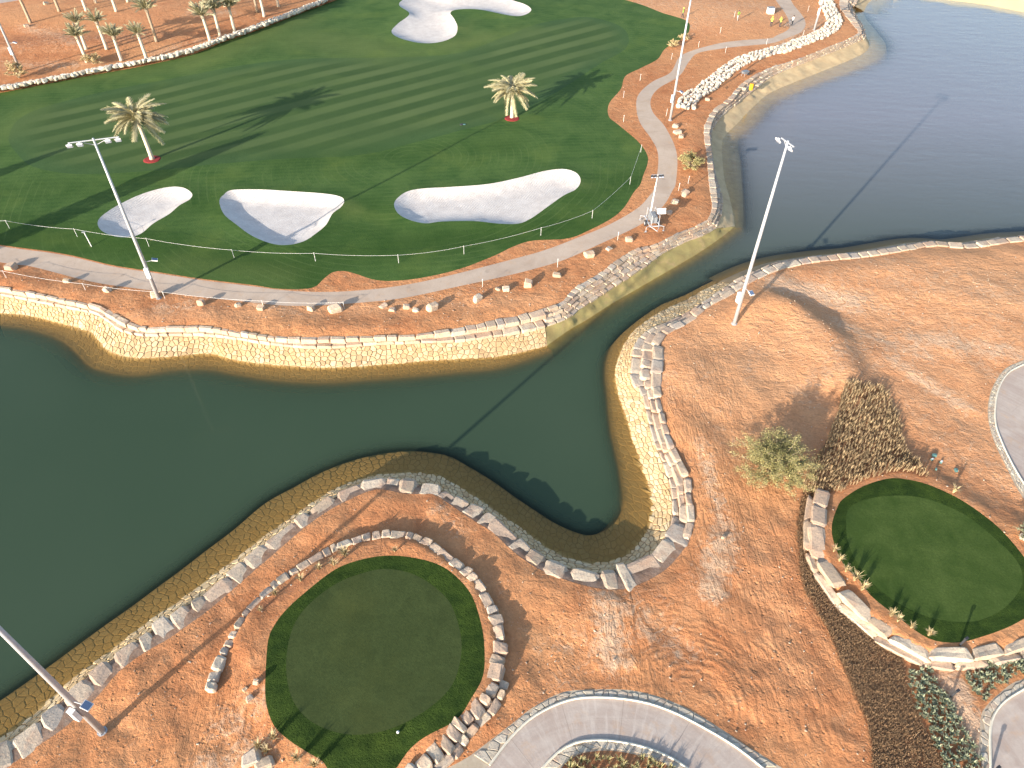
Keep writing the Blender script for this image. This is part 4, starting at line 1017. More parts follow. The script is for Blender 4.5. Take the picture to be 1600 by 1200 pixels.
BGP = [((190, 95), (178, 55), 'short palm with tufted crown, third behind the low cream wall from the left'),
       ((229, 92), (212, 52), 'pale palm with crown spreading left, close behind the cream wall'),
       ((329, 67), (316, 24), 'palm with splayed pale lower fronds nearest the bend of the cream wall'),
       ((136, 97), (119, 56), 'front palm of the leaning pair behind the round straw bush'),
       ((135, 77), (122, 34), 'rear palm of the leaning pair, crown overlapping the front one'),
       ((167, 77), (151, 33), 'palm with fronds blown left, just right of the leaning pair'),
       ((245, 65), (229, 14), 'tall dark-trunked palm with wide crown behind the palm row'),
       ((344, 57), (334, 13), 'left one of two close palms whose dark crowns touch the top edge'),
       ((367, 51), (354, 10), 'right one of two close palms whose dark crowns touch the top edge'),
       ((48, 36), (27, -12), 'dark trunk rising out of the photo in the upper left corner'),
       ((93, 18), (80, -34), 'dark-trunked palm second along the top edge from the left'),
       ((135, 17), (124, -30), 'slim grey trunk at the top edge behind the leaning pair'),
       ((182, 18), (171, -32), 'slim grey trunk in a small earth ring at the top edge'),
       ((150, 5), (140, -42), 'distant trunk foot just visible at the top edge'),
       ((402, 19), (394, -28), 'dark trunk at the top edge left of two pale ones'),
       ((413, 26), (404, -20), 'pale trunk beside the shaded stretch of the cream wall'),
       ((435, 11), (428, -32), 'rightmost pale trunk in the row behind the cream wall'),
       ((352, 10), (345, -36), 'trunk foot at the top edge behind the two dark crowns'), ((200, 3), (192, -42), 'trunk foot at the top edge right of the slim grey trunk')]
for k, (b, c, lab) in enumerate(BGP):
    rr = random.Random(k + 70)
    place_palm(b, c, (rr.uniform(-.25, .1), rr.uniform(-.1, .1)), 26, FR_B, 30 + k, lab, BARK if k in (6, 9, 10, 14) else BARKP, 'young palms planted in rows beyond the upper grass edge', up=(44, 86), r0=.25, top_r=.2, scale=rr.uniform(.72, .98) if k < 6 else rr.uniform(.9, 1.1))
print('palms', round(time.time() - t1, 1))

# ------------------------------------------------------------------ scrub tree, bushes, tufts
TWIG = mk_plain('pale_twig', (.40, .33, .22, 1), .9, 0, .3, 8)
LEAFO = mk_leaf('olive_leaves', (.17, .17, .065, 1), (.50, .43, .22, 1))
STRAW = mk_leaf('straw_blades', (.40, .31, .16, 1), (.62, .50, .30, 1))
STALK = mk_leaf('dry_stalks', (.15, .092, .055, 1), (.46, .35, .21, 1))
SHRUBG = mk_leaf('grey_green_leaves', (.11, .135, .08, 1), (.34, .36, .24, 1))
MATG = mk_leaf('dry_mat_blades', (.11, .055, .030, 1), (.31, .20, .11, 1))
def scrub(base, rad, h, nbr, nleaf, seed, label, cat, name='scrub_tree', leaf=LEAFO, lsize=.11, group=None, dome=.75):
    r = random.Random(seed); t = tag(empty(name, base), label, cat, group); st = MB(); tips = []
    for k in range(nbr):
        az = 2 * math.pi * k / nbr + r.uniform(-.3, .3); rr = rad * math.sqrt(r.uniform(.15, 1)); z = h * (1 - dome * (rr / rad) ** 2) * r.uniform(.75, 1.0)
        end = Vector((math.cos(az) * rr, math.sin(az) * rr, z)); p = [Vector((r.uniform(-.06, .06), r.uniform(-.06, .06), 0))]
        mid = Vector((end.x * .35 + r.uniform(-.2, .2), end.y * .35 + r.uniform(-.2, .2), end.z * .55)); p += [mid, end * .8 + Vector((r.uniform(-.15, .15), r.uniform(-.15, .15), .1)), end]
        st.tube(p, [.05 * h / 3, .028 * h / 3, .014, .006], 4, cap=False); tips += [(p[1], p[2], .4), (p[2], p[3], 1.0)]
        for j in range(5):
            q = p[1].lerp(p[2], r.uniform(.1, 1)); e = q + Vector((r.gauss(0, .32), r.gauss(0, .32), r.uniform(.0, .3))) * rad * .45
            if math.hypot(e.x, e.y) > rad * 1.1 or e.z > h * 1.1: e = q.lerp(e, .5)
            st.tube([q, q.lerp(e, .5) + Vector((0, 0, .06)), e], [.012, .008, .004], 3, cap=False); tips.append((q, e, 1.4))
    st.build('stems', TWIG, t)
    V = []; F = []; T = []; wt = [a[2] for a in tips]
    for k in range(nleaf):
        a, b, _ = r.choices(tips, wt)[0]; c = a.lerp(b, r.uniform(.1, 1.15)) + Vector((r.gauss(0, .07), r.gauss(0, .07), r.gauss(0, .06))) * rad * .55
        if c.z < .08: continue
        u = Vector((r.gauss(0, 1), r.gauss(0, 1), r.gauss(0, .6))).normalized(); w = u.cross(Vector((r.gauss(0, 1), r.gauss(0, 1), r.gauss(0, 1)))).normalized()
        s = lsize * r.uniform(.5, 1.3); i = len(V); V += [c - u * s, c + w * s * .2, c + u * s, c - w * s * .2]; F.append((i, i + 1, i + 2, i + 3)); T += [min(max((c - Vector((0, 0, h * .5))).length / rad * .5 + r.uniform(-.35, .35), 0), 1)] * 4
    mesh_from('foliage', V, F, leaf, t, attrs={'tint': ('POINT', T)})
    return t
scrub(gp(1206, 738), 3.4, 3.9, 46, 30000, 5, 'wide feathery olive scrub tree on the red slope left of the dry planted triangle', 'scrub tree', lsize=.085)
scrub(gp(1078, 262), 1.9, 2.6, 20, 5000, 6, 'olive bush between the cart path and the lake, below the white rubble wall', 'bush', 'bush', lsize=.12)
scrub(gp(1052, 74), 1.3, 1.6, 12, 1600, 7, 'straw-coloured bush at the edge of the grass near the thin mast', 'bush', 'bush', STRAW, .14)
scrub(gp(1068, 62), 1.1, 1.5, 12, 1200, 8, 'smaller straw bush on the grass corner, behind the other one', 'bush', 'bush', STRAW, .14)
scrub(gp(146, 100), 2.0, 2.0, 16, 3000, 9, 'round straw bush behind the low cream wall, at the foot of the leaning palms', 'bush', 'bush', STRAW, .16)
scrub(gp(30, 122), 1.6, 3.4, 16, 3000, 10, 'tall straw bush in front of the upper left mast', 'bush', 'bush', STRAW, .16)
scrub(gp(1598, 835), .9, 1.1, 10, 1000, 11, 'small dark bush cut by the right edge of the photo, by the bright tee', 'bush', 'bush', SHRUBG, .09)
def tuft_mesh(name, seed, n, h, spread, w, mat, curve=.5):
    r = random.Random(seed); V = []; F = []; T = []
    for k in range(n):
        az = r.uniform(0, 6.283); lean = r.uniform(.05, 1) * spread; hh = h * r.uniform(.6, 1.05); d = Vector((math.cos(az), math.sin(az), 0)); s = Vector((-d.y, d.x, 0)) * w
        b = d * .04 * r.random(); m = b + d * lean * .4 + Vector((0, 0, hh * .65)); e = b + d * lean + Vector((0, 0, hh * (1 - curve * r.random() * .5))); i = len(V); t = r.random()
        V += [b - s, b + s, m + s * .8, m - s * .8, e]; F += [(i, i + 1, i + 2, i + 3), (i + 3, i + 2, i + 4)]; T += [t * .5] * 2 + [t] * 2 + [min(t + .3, 1)]
    me = bpy.data.meshes.new(name); me.from_pydata([tuple(v) for v in V], [], F); me.materials.append(mat)
    a = me.attributes.new('tint', 'FLOAT', 'POINT'); a.data.foreach_set('value', T); me.update(); return me
TUFTS = [tuft_mesh('grass_tuft', 600 + k, 60, .75, .42, .018, STRAW) for k in range(3)]
TL = [((540,869),'largest straw tuft on the upper left rim of the foreground tee'),((522,884),'straw tuft just below the largest one on the tee rim'),((499,890),'small straw tuft left of the pair on the upper rim of the foreground tee'),((470,908),'straw tuft against the ring wall at upper left of the foreground tee'),((431,930),'narrow straw tuft by the left arm of the ring wall'),((407,955),'lowest small tuft inside the left arm of the ring wall'),((617,862),'small straw tuft at the top of the foreground tee rim'),
      ((428,1155),'straw tuft left of the lower grass collar, above two pale rocks'),((406,1168),'straw tuft nearest the two pale rocks at the lower left'),((418,1176),'low tuft leaning right beside the two pale rocks'),((465,1188),'straw tuft near the bottom edge by the grass collar'),((492,1198),'straw tuft cut by the bottom edge below the foreground tee'),
      ((1302,862),'topmost straw tuft inside the sunlit ring wall'),((1311,877),'second straw tuft down inside the sunlit ring wall'),((1321,893),'third straw tuft down inside the sunlit ring wall'),((1334,907),'thick straw tuft at the left edge of the bright tee'),((1346,922),'straw tuft under the thick one at the bright tee'),((1391,963),'first of four tufts at the lower left of the bright tee'),((1402,971),'second of four tufts at the lower left of the bright tee'),((1423,981),'third of four tufts at the lower left of the bright tee'),((1450,993),'last of four tufts at the lower left of the bright tee'),((1489,770),'lone straw tuft above the upper edge of the bright tee')]
for k, (px, lab) in enumerate(TL):
    q = gp(*px); q.z = gz(q.x, q.y)
    o = bpy.data.objects.new('grass_tuft', TUFTS[k % 3]); o.location = q; s = (1.25, 1.0, .8, .9, .8, .6, .7, 1.0, 1.0, .8, 1.1, 1.0, .8, .9, .9, 1.2, 1.1, .95, .8, .75, .9, 1.0)[k] * 1.15
    o.scale = (s, s, s); o.rotation_euler = (0, 0, k * 1.3); link(o); tag(o, lab, 'grass tuft', 'straw-coloured tufts round the tees')
def bed_plants(name, poly, spacing, meshes, label, cat, group, seed, jit=.34, smin=.6, smax=1.25, row=None):
    r = random.Random(seed); x0, y0 = poly.min(0); x1, y1 = poly.max(0); P = []
    ny = int((y1 - y0) / spacing) + 1; nx = int((x1 - x0) / spacing) + 1
    for j in range(ny):
        for i in range(nx): P.append((x0 + (i + .5 * (j % 2)) * spacing + r.uniform(-jit, jit) * spacing, y0 + j * spacing * .88 + r.uniform(-jit, jit) * spacing))
    P = np.array([q for q in P if r.random() > .06]); P = P[inpoly(P, poly)]; Z = land_z(P, False)
    order = np.argsort(P[:, 0] ** 2 + P[:, 1] ** 2 + (CAM_H - 0) ** 2)
    V = []; F = []; T = []; data = [np.array([v.co for v in m.vertices]) for m in meshes]; fc = [[tuple(p.vertices) for p in m.polygons] for m in meshes]
    tt = []
    for m in meshes:
        a = np.zeros(len(m.vertices), np.float32); m.attributes['tint'].data.foreach_get('value', a); tt.append(a)
    # only those inside the picture are individuals
    seen = 0
    for q in order:
        p = Vector((P[q][0], P[q][1], Z[q])); s = r.uniform(smin, smax); a = r.uniform(0, 6.28); k = r.randrange(len(meshes))
        if seen < 300:
            o = bpy.data.objects.new(name, meshes[k]); o.location = p; o.scale = (s, s, s); o.rotation_euler = (0, 0, a); link(o)
            tag(o, label, cat, group); seen += 1
        else:
            M = np.array(Matrix.Translation(p) @ Matrix.Rotation(a, 4, 'Z') @ Matrix.Scale(s, 4)); v = data[k] @ M[:3, :3].T + M[:3, 3]; b = len(T)
            V.append(v); F += [tuple(c + b for c in f) for f in fc[k]]; T += list(tt[k])
    if V:
        o = mesh_from(name + 's_beyond', np.vstack(V), F, meshes[0].materials[0], attrs={'tint': ('POINT', T)}); tag(o, 'the further plants of the bed: ' + label, cat, group, 'stuff')
STK = [tuft_mesh('dry_stalk_plant', 640 + k, 13, .62, .22, .020, STALK, .3) for k in range(5)]
SHB = [tuft_mesh('rosette_shrub', 660 + k, 22, .34, .26, .045, SHRUBG, .9) for k in range(5)]
LOWT = [tuft_mesh('leafy_tuft', 680 + k, 22, .55, .34, .026, LEAFO, .8) for k in range(4)]
bed_plants('stalk_plant', BEDTRI, .25, STK, 'dry tan stalk plant in the brown triangle above the bright tee', 'dry plant', 'dry stalk plants filling the triangular bed', 61, .28)
bed_plants('rosette_shrub', BEDGRN, .31, SHB, 'small grey-green rosette shrub in the slanting bed at lower right', 'shrub', 'rosette shrubs in the slanting bed', 62)
bed_plants('rosette_shrub', BEDGRN2, .31, SHB, 'small grey-green rosette shrub in the bed under the right end of the ring wall', 'shrub', 'rosette shrubs under the ring wall', 63)
bed_plants('leafy_tuft', BEDLOW, .42, LOWT, 'olive leafy tuft in the bed inside the road bend at the bottom edge', 'shrub', 'leafy tufts inside the road bend', 64, smin=.7)
# dry tangled mat
r = random.Random(8); V = []; F = []; T = []
x0, y0 = BEDMAT.min(0); x1, y1 = BEDMAT.max(0); P = np.array([(r.uniform(x0, x1), r.uniform(y0, y1)) for _ in range(60000)]); P = P[inpoly(P, BEDMAT)][:26000]
dens = fbm(P[:, 0] * .8, P[:, 1] * .8, 77, 3) + np.array([r.uniform(-.5, .5) for _ in P]); P = P[dens > -.35]; Z = land_z(P, False)
for (x, y), z in zip(P, Z):
    az = r.uniform(0, 6.283); L = r.uniform(.12, .42); d = Vector((math.cos(az), math.sin(az), 0)); s = Vector((-d.y, d.x, 0)) * .012; b = Vector((x, y, z - .01)); h = r.uniform(.04, .22); i = len(V)
    V += [b - s, b + s, b + d * L * .5 + s + Vector((0, 0, h)), b + d * L * .5 - s + Vector((0, 0, h)), b + d * L + Vector((0, 0, h * .6))]; F += [(i, i + 1, i + 2, i + 3), (i + 3, i + 2, i + 4)]; T += [r.random() ** 1.5] * 5
tag(mesh_from('dry_ground_cover', V, F, MATG, attrs={'tint': ('POINT', T)}), 'tangled brown dry ground cover in the long bed outside the sunlit ring wall', 'ground cover', None, 'stuff')
print('plants', round(time.time() - t1, 1))

# ------------------------------------------------------------------ boulders lying about
BL = [((18,419),1.5,1.0,'long cream boulder at the left edge between the cart path and the wall'),((105,441),1.0,.7,'small cream boulder on the verge, second from the left edge'),((168,455),.95,.85,'stubby boulder on the verge, left of the first mast'),((243,464),1.1,1.1,'tall boulder right behind the foot of the first mast'),
((316,476),1.05,1.0,'square boulder just right of the first mast'),((372,478),.85,.6,'flat white stone right of the square boulder'),((408,483),.85,.7,'pale stone at the lowest bend of the cart path, by a rope post'),((486,484),.9,.8,'rounded stone left of the big cream block'),((524,486),1.7,1.2,'big cream block on the verge below the half-moon dirt patch'),
((599,480),1.1,.5,'flat narrow stone in the broken row below the cart path'),((613,485),.9,.5,'low cracked stone in the broken row below the cart path'),((635,481),1.0,.7,'pale block in the broken row below the cart path'),((650,486),.9,.5,'half-buried grey slab right of the broken row'),((676,484),1.6,1.1,'tilted brown boulder at the end of the broken row'),
((747,469),1.4,1.1,'cream boulder with dark shadow where the verge turns uphill'),((778,453),.8,.5,'dull small stone between two cream boulders'),((791,454),.9,.8,'white rounded stone on the rising verge'),((825,447),1.2,1.2,'tall cream boulder halfway up the rising verge'),((870,432),1.2,.7,'low cream boulder above the curved wall stones'),
((920,401),1.5,1.0,'broad cream boulder on the verge left of the light tower'),((951,390),.9,.5,'small flat stone near the broad cream boulder'),((982,376),1.2,.8,'cream stone below and left of the light tower'),((1045,334),1.1,.6,'grey flat stone in the shadow right of the light tower'),((1054,318),1.1,.8,'bright stone in the shadow right of the light tower'),((1070,304),1.5,1.0,'largest cream stone beside the path bend, above the tower shadow'),
((1055,199),1.2,.9,'upper of three white stones below the thin mast'),((1059,208),1.3,.7,'middle of three white stones below the thin mast'),((1064,215),1.0,.7,'lower of three white stones below the thin mast'),((1105,157),.9,.7,'white stone alone between rubble wall and lake bank'),((1162,140),.8,.6,'small stone on the upper lake bank'),
((393,1188),1.5,.9,'big pale pitted rock in the lower left near the bottom edge'),((413,1197),1.5,.8,'second pale pitted rock with a rusty hollow at the bottom edge'),((384,1078),.45,.4,'small white stone left of the foreground tee, upper left of three'),((401,1068),.5,.7,'upright white stone left of the foreground tee'),((391,1092),.6,.5,'lowest of three white stones left of the foreground tee'),
((1130,840),.5,.35,'grey stone in the pale streak of the red slope'),((73,7),1.1,.8,'pale stone near the top edge among the palm trunks'),((42,42),1.2,.7,'pale stone at the foot of the corner palm'),((1598,841),.7,.6,'cream stone cut by the right edge of the photo')]
for k, (px, s, h, lab) in enumerate(BL):
    q = gp(*px); q.z = gz(q.x, q.y) + h * .2; rr = random.Random(k)
    o = bpy.data.objects.new('boulder', BOULD[k % len(BOULD)]); link(o); o.location = q; o.scale = (s * .70, s * rr.uniform(.42, .6), h * .66)
    o.rotation_euler = (rr.uniform(-.18, .18), rr.uniform(-.18, .18), rr.uniform(-.5, .9)); tag(o, lab, 'boulder', 'loose boulders on the red dirt')
# pebbles and clods
r = random.Random(77); PB = np.array([at(r.uniform(-60, 1660), r.uniform(0, 1230) if k % 3 else r.uniform(430, 560))[:2] for k in range(9000)])
bad = inpoly(PB, LAKE)
for _, _, poly in REG: bad |= inpoly(PB, poly)
PB = PB[~bad]; PB = PB[segdist(PB, LAKE, True) > .6]; ZP = land_z(PB, True); V = []; F = []; T = []
cube = [p.vertices[:] for p in ROUNDS[0].polygons]
for (x, y), z in zip(PB[:3600], ZP):
    s = .025 + .075 * r.random() ** 5; me = ROUNDS[r.randrange(9)]; M = Matrix.Translation((x, y, z + s * .2)) @ Matrix.Rotation(r.uniform(0, 6.28), 4, 'Z') @ Matrix.Diagonal((s * r.uniform(1, 1.8), s, s * .7, 1)); b = len(V)
    V += [tuple(M @ v.co) for v in me.vertices]; F += [tuple(i + b for i in p.vertices) for p in me.polygons]; T += [r.random()] * len(me.vertices)
tag(mesh_from('pebbles', V, F, STONEA, attrs={'tint': ('POINT', T)}), 'small stones and clods scattered over the red dirt', 'gravel', None, 'stuff')
print('boulders', round(time.time() - t1, 1))

# ------------------------------------------------------------------ rope fences, stakes
def rope_fence(posts, label, h=1.0, ext=None, rope=True, rr=.011):
    b0 = gp(*posts[0]); t = tag(empty('rope_fence', b0), label, 'rope fence', 'white rope fences along the cart path'); tops = []
    for k, px in enumerate(posts):
        q = gp(*px) - b0; q.z = gz(q.x + b0.x, q.y + b0.y) - b0.z
        m = MB().tube([(0, 0, -.05), (0, 0, h)], .021, 6).tube([(0, 0, h - .02), (0, 0, h + .03)], .03, 6); m.build('post', WHITE, t, loc=q); tops.append(q + Vector((0, 0, h - .04)))
    if rope:
        pts = []
        for a, b in zip(tops[:-1], tops[1:]):
            n = 8
            for i in range(n): f = i / n; p = a.lerp(b, f); p.z -= .16 * 4 * f * (1 - f); pts.append(p)
        pts.append(tops[-1]); MB().tube(pts, rr, 5).build('rope', WHITE, t)
rope_fence([(-60,352),(15,357),(121,370),(233,385),(366,403),(493,408),(623,411),(725,397),(845,368),(925,341),(984,288),(1001,238)], 'white rope on thin posts running along the grass below the bunkers')
rope_fence([(-40,428),(10,434),(134,454),(258,467),(412,481),(538,483)], 'white rope on thin posts across the orange verge left of the first mast', .85)
b = gp(143, 385); t = tag(empty('post', b), 'thicker leaning white post standing by the rope near the left bunker', 'post')
MB().tube([(0, 0, 0), (-.12, .02, 1.7)], .05, 8).build('shaft', WHITE, t); MB().box((-.16, .02, 1.72), (.36, .14, .10)).build('cap', GREY, t)
for k, (px, lab) in enumerate([((754,449),'white stake on the cart path edge where the verge turns uphill'),((871,417),'white stake above the low boulder on the verge'),((965,375),'white stake left of the light tower'),((1000,126),'white stake between grass edge and path, upper one'),((974,153),'white stake on the dirt tongue beside the grass'),((974,191),'white stake at the tip of the dirt tongue'),((1049,93),'white stake below the straw bush'),((1041,181),'white stake just left of the thin mast foot'),((1091,74),'white stake above the path right of the straw bush'),((1125,52),'white stake on open dirt near the top'),((1147,27),'thin stake beside the lone worker at the top'),((1197,70),'white stake on the path near the junction'),((1133,83),'white stake between path and rubble wall'),((1254,57),'white stake at the path junction'),((1262,18),'thin stake left of the far mast'),((1075,287),'white stake below the olive bush'),((1060,298),'white stake at the path edge above the light tower'),((1450,128),'float stake') ][:-1]):
    q = gp(*px); o = MB().tube([(0, 0, -.03), (0, 0, .95)], .022, 6).box((0, 0, .97), (.07, .07, .06)).build('marker_stake', WHITE, loc=q); tag(o, lab, 'stake', 'white marker stakes on the dirt')

# ------------------------------------------------------------------ mobile light tower
b = gp(1018, 352); t = tag(empty('mobile_light_tower', b, R(8)), 'trailer light tower with a raised white mast on the verge beside the path bend', 'light tower')
m = MB()
for s in (-.55, .55): m.box((s, 0, .55), (.09, 2.3, .12))
for y in (-1.1, -.4, .4, 1.1): m.box((0, y, .55), (1.05, .09, .10))
m.tube([(-.5, -1.1, .55), (0, -2.1, .50), (.5, -1.1, .55)], .05, 6); m.build('chassis', METAL, t)
m = MB().box((0, 0, 1.0), (.62, 1.3, .72)); 
for k in range(6): m.box((0, -.5 + k * .2, 1.38), (.5, .07, .04))
m.build('engine_housing', GREY, t)
for s in (-1, 1):
    w = MB().tube([(s * .62, 0, .33), (s * .84, 0, .33)], .33, 14).build('wheel', DARK, t); MB().tube([(s * .80, 0, .33), (s * .86, 0, .33)], .17, 10).build('rim', METAL, w)
for sx, sy in ((-1, -1), (1, -1), (-1, 1), (1, 1)):
    MB().tube([(sx * .5, sy * 1.0, .55), (sx * 1.0, sy * 1.25, .55), (sx * 1.0, sy * 1.25, .02)], .035, 6).box((sx * 1.0, sy * 1.25, .02), (.2, .2, .03)).build('outrigger', METAL, t)
for s in (-1, 1): MB().tube([(s * .42, -1.0, .6), (s * .42, -1.0, 1.75), (s * .42, .9, 1.75), (s * .42, .9, .6)], .035, 6).build('guard_rail', METAL, t)
MB().tube([(0, .95, .5), (.02, .95, 2.6)], .085, 8).tube([(.02, .95, 2.5), (.06, .95, 4.2)], .065, 8).tube([(.06, .95, 4.1), (.1, .95, 5.6)], .045, 8).tube([(.02, .95, 2.55), (.02, .95, 2.65)], .12, 8).tube([(.06, .95, 4.15), (.06, .95, 4.25)], .10, 8).build('telescopic_mast', WHITE, t)
MB().tube([(-.6, .95, 5.6), (.65, .95, 5.6)], .03, 6).build('lamp_bar', METAL, t)
for x in (-.55, -.2, .3, .6):
    hd = MB().box((0, 0, 0), (.30, .24, .22), Matrix.Rotation(R(-35), 3, 'X'), taper=.7).build('floodlight', DARK, t, loc=(x, .85, 5.5)); MB().box((0, -.10, -.07), (.22, .03, .16), Matrix.Rotation(R(-35), 3, 'X')).build('lamp_glass', LENS, hd)
d = MB().box((1.0, .35, 1.5), (1.0, .05, .62), Matrix.Rotation(R(-25), 3, 'X')).build('open_side_panel', WHITE, t)

# ------------------------------------------------------------------ workers
SKIN = mk_plain('skin', (.30, .17, .10, 1), .6); HIVIS = mk_plain('hi_vis_cloth', (.62, .66, .10, 1), .8); GREENH = mk_plain('green_hi_vis_cloth', (.25, .45, .08, 1), .8)
TROU = mk_plain('dark_trousers', (.04, .045, .06, 1), .9); PALECL = mk_plain('pale_cloth', (.70, .70, .66, 1), .9); WTROU = mk_plain('pale_trousers', (.55, .53, .50, 1), .9)
def person(px, rz, shirt, trou, label, pose='stand', hat=WHITE):
    s = {'stand': 0, 'walk': 1, 'bend': 2}[pose]; b = gp(*px)
    st = .10 + .14 * (s == 1); bend = .45 * (s == 2)
    J = {'pel': (0, 0, .95), 'wai': (0, -.02 - bend * .2, 1.12), 'che': (0, -.02 - bend * .75, 1.36 - bend * .15), 'nec': (0, -.02 - bend * 1.0, 1.50 - bend * .28), 'hea': (0, -.04 - bend * 1.15, 1.62 - bend * .32), 'top': (0, -.03 - bend * 1.3, 1.73 - bend * .35)}
    names = list(J); E = [(0, 1), (1, 2), (2, 3), (3, 4), (4, 5)]; rad = {'pel': (.15, .12), 'wai': (.14, .11), 'che': (.17, .12), 'nec': (.06, .06), 'hea': (.095, .105), 'top': (.07, .08)}
    def add(n, p, r, par): J[n] = p; names.append(n); rad[n] = r; E.append((names.index(par), names.index(n)))
    for q, sg in (('l', -1), ('r', 1)):
        yy = sg * st
        add('hip' + q, (sg * .10, 0, .88), (.10, .10), 'pel'); add('kne' + q, (sg * .11, yy * .6 - .03, .49), (.065, .07), 'hip' + q); add('ank' + q, (sg * .11, yy, .10), (.045, .05), 'kne' + q); add('toe' + q, (sg * .12, yy - .17, .045), (.045, .035), 'ank' + q)
        c = J['che']; add('sho' + q, (sg * .19, c[1], c[2] + .07), (.065, .065), 'che'); add('elb' + q, (sg * .26, c[1] - .04 - sg * yy * .0 + (.10 if s == 1 and sg > 0 else -.06), c[2] - .19), (.045, .045), 'sho' + q)
        add('wri' + q, (sg * .26, c[1] - .20 - bend * .2, c[2] - .40), (.032, .03), 'elb' + q); add('han' + q, (sg * .25, c[1] - .26 - bend * .2, c[2] - .50), (.036, .022), 'wri' + q)
    me = bpy.data.meshes.new('body'); me.from_pydata([J[n] for n in names], E, []); o = bpy.data.objects.new('person', me); link(o)
    me.skin_vertices.new() if hasattr(me.skin_vertices, 'new') and not me.skin_vertices else None
    o.modifiers.new('skin', 'SKIN'); o.modifiers.new('sub', 'SUBSURF').levels = 1; sv = me.skin_vertices[0].data
    for i, n in enumerate(names): sv[i].radius = rad[n]; sv[i].use_root = (i == 0)
    bpy.context.view_layer.update()
    me2 = bpy.data.meshes.new_from_object(o.evaluated_get(bpy.context.evaluated_depsgraph_get())); o.modifiers.clear(); o.data = me2; bpy.data.meshes.remove(me)
    for m_ in (SKIN, shirt, trou, DARK): me2.materials.append(m_)
    zn = J['nec'][2]; ze = J['elbl'][2]
    for p in me2.polygons:
        c = p.center; p.use_smooth = True
        hand = abs(c.x) > .20 and c.z < ze - .02 and c.z > .6
        p.material_index = 3 if c.z < .09 else 0 if (hand or (c - Vector(J['hea'])).length < .16) else 2 if c.z < .96 else 1
    h = MB(); H = Vector(J['hea']) + Vector((0, .01, .055))
    n = 10; V = []; F = []
    for i in range(4):
        a = i / 3 * math.pi / 2
        for k in range(n): V.append((H.x + math.cos(2 * math.pi * k / n) * .125 * math.cos(a) + 0, H.y + math.sin(2 * math.pi * k / n) * .14 * math.cos(a), H.z + .12 * math.sin(a)))
    for i in range(3):
        for k in range(n): F.append((i * n + k, i * n + (k + 1) % n, (i + 1) * n + (k + 1) % n, (i + 1) * n + k))
    h.add(V, F).tube([(H.x, H.y - .0, H.z - .01), (H.x, H.y, H.z + .01)], .165, 12).build('hat', hat, o)
    o.location = b; o.rotation_euler = (0, 0, rz); tag(o, label, 'person', 'workers on the dirt near the top'); return o
person((1152, 32), R(30), GREENH, WTROU, 'person in a green vest and pale trousers standing alone on open dirt at the top', hat=DARK)
person((1204, 42), R(160), HIVIS, TROU, 'person in a yellow shirt, left one of the group by the path junction', 'walk', HIVIS)
person((1218, 43), R(170), HIVIS, TROU, 'person in a yellow shirt bending, second from the left in the group', 'bend', HIVIS)
person((1237, 40), R(200), PALECL, TROU, 'person in a white shirt, right one of the group on the path', 'stand', DARK)
person((1066, 28), R(60), GREENH, TROU, 'person in a green vest standing on the dirt left of the thin mast', 'walk', HIVIS)
# bicycle beside them
b = gp(1229, 43); t = tag(empty('bicycle', b, R(25)), 'dark bicycle standing among the workers at the path junction', 'bicycle')
for x in (-.52, .52):
    ring_ = [(x + .33 * math.cos(a * math.pi / 9), 0, .35 + .33 * math.sin(a * math.pi / 9)) for a in range(19)]
    w = MB().tube(ring_, .022, 5, cap=False).build('wheel', DARK, t); k = MB()
    for a in range(6): k.tube([(x, 0, .35), (x + .33 * math.cos(a * 1.05), 0, .35 + .33 * math.sin(a * 1.05))], .006, 3)
    k.build('spokes', METAL, w)
MB().tube([(-.52, 0, .35), (-.15, 0, .85), (.40, 0, .82), (.52, 0, .35)], .02, 6).tube([(-.52, 0, .35), (0, 0, .33), (-.17, 0, .9)], .02, 6).tube([(0, 0, .33), (.4, 0, .82), (.38, 0, 1.0)], .02, 6).build('frame', GREY, t)
MB().box((-.17, 0, .93), (.26, .12, .06)).build('saddle', DARK, t); MB().tube([(.34, -.27, 1.02), (.38, 0, 1.0), (.34, .27, 1.02)], .018, 6).build('handlebar', METAL, t)
# drums and boxes
b = gp(1203, 21); t = tag(empty('storage_box', b, R(10)), 'white storage box with a grey lid standing alone above the workers', 'box'); MB().box((0, 0, .5), (1.2, .9, 1.0), taper=.94).build('body', WHITE, t); MB().box((0, 0, 1.04), (1.25, .95, .08)).build('lid', GREY, t)
b = gp(1163, 119); t = tag(empty('wheelbarrow', b, R(30)), 'grey wheelbarrow left on the dirt between the rubble wall and the lake bank', 'wheelbarrow')
MB().box((0, 0, .62), (1.1, .75, .36), Matrix.Rotation(math.pi, 3, 'X'), taper=.7).build('tray', GREY, t); w = MB().tube([(.75, -.06, .2), (.75, .06, .2)], .2, 12).build('wheel', DARK, t)
for s in (-1, 1): MB().tube([(.75, s * .08, .2), (0, s * .28, .42), (-1.0, s * .32, .68)], .022, 6).build('handle', METAL, t); MB().tube([(-.3, s * .28, .48), (-.35, s * .3, .0)], .022, 6).build('leg', METAL, t)
b = gp(1173, 140); t = tag(empty('drum', b), 'yellow drum on the top stones of the upper lake bank', 'drum')
MB().tube([(0, 0, 0), (0, 0, .28), (0, 0, .3), (0, 0, .58), (0, 0, .6), (0, 0, .88)], [.29, .29, .305, .305, .29, .29], 16).build('body', mk_plain('yellow_plastic', (.75, .42, .02, 1), .5), t); MB().tube([(0, 0, .88), (0, 0, .92)], .25, 16).build('lid', mk_plain('orange_plastic', (.6, .28, .02, 1), .5), t)
TEAL = mk_plain('teal_plastic', (.09, .20, .20, 1), .5)
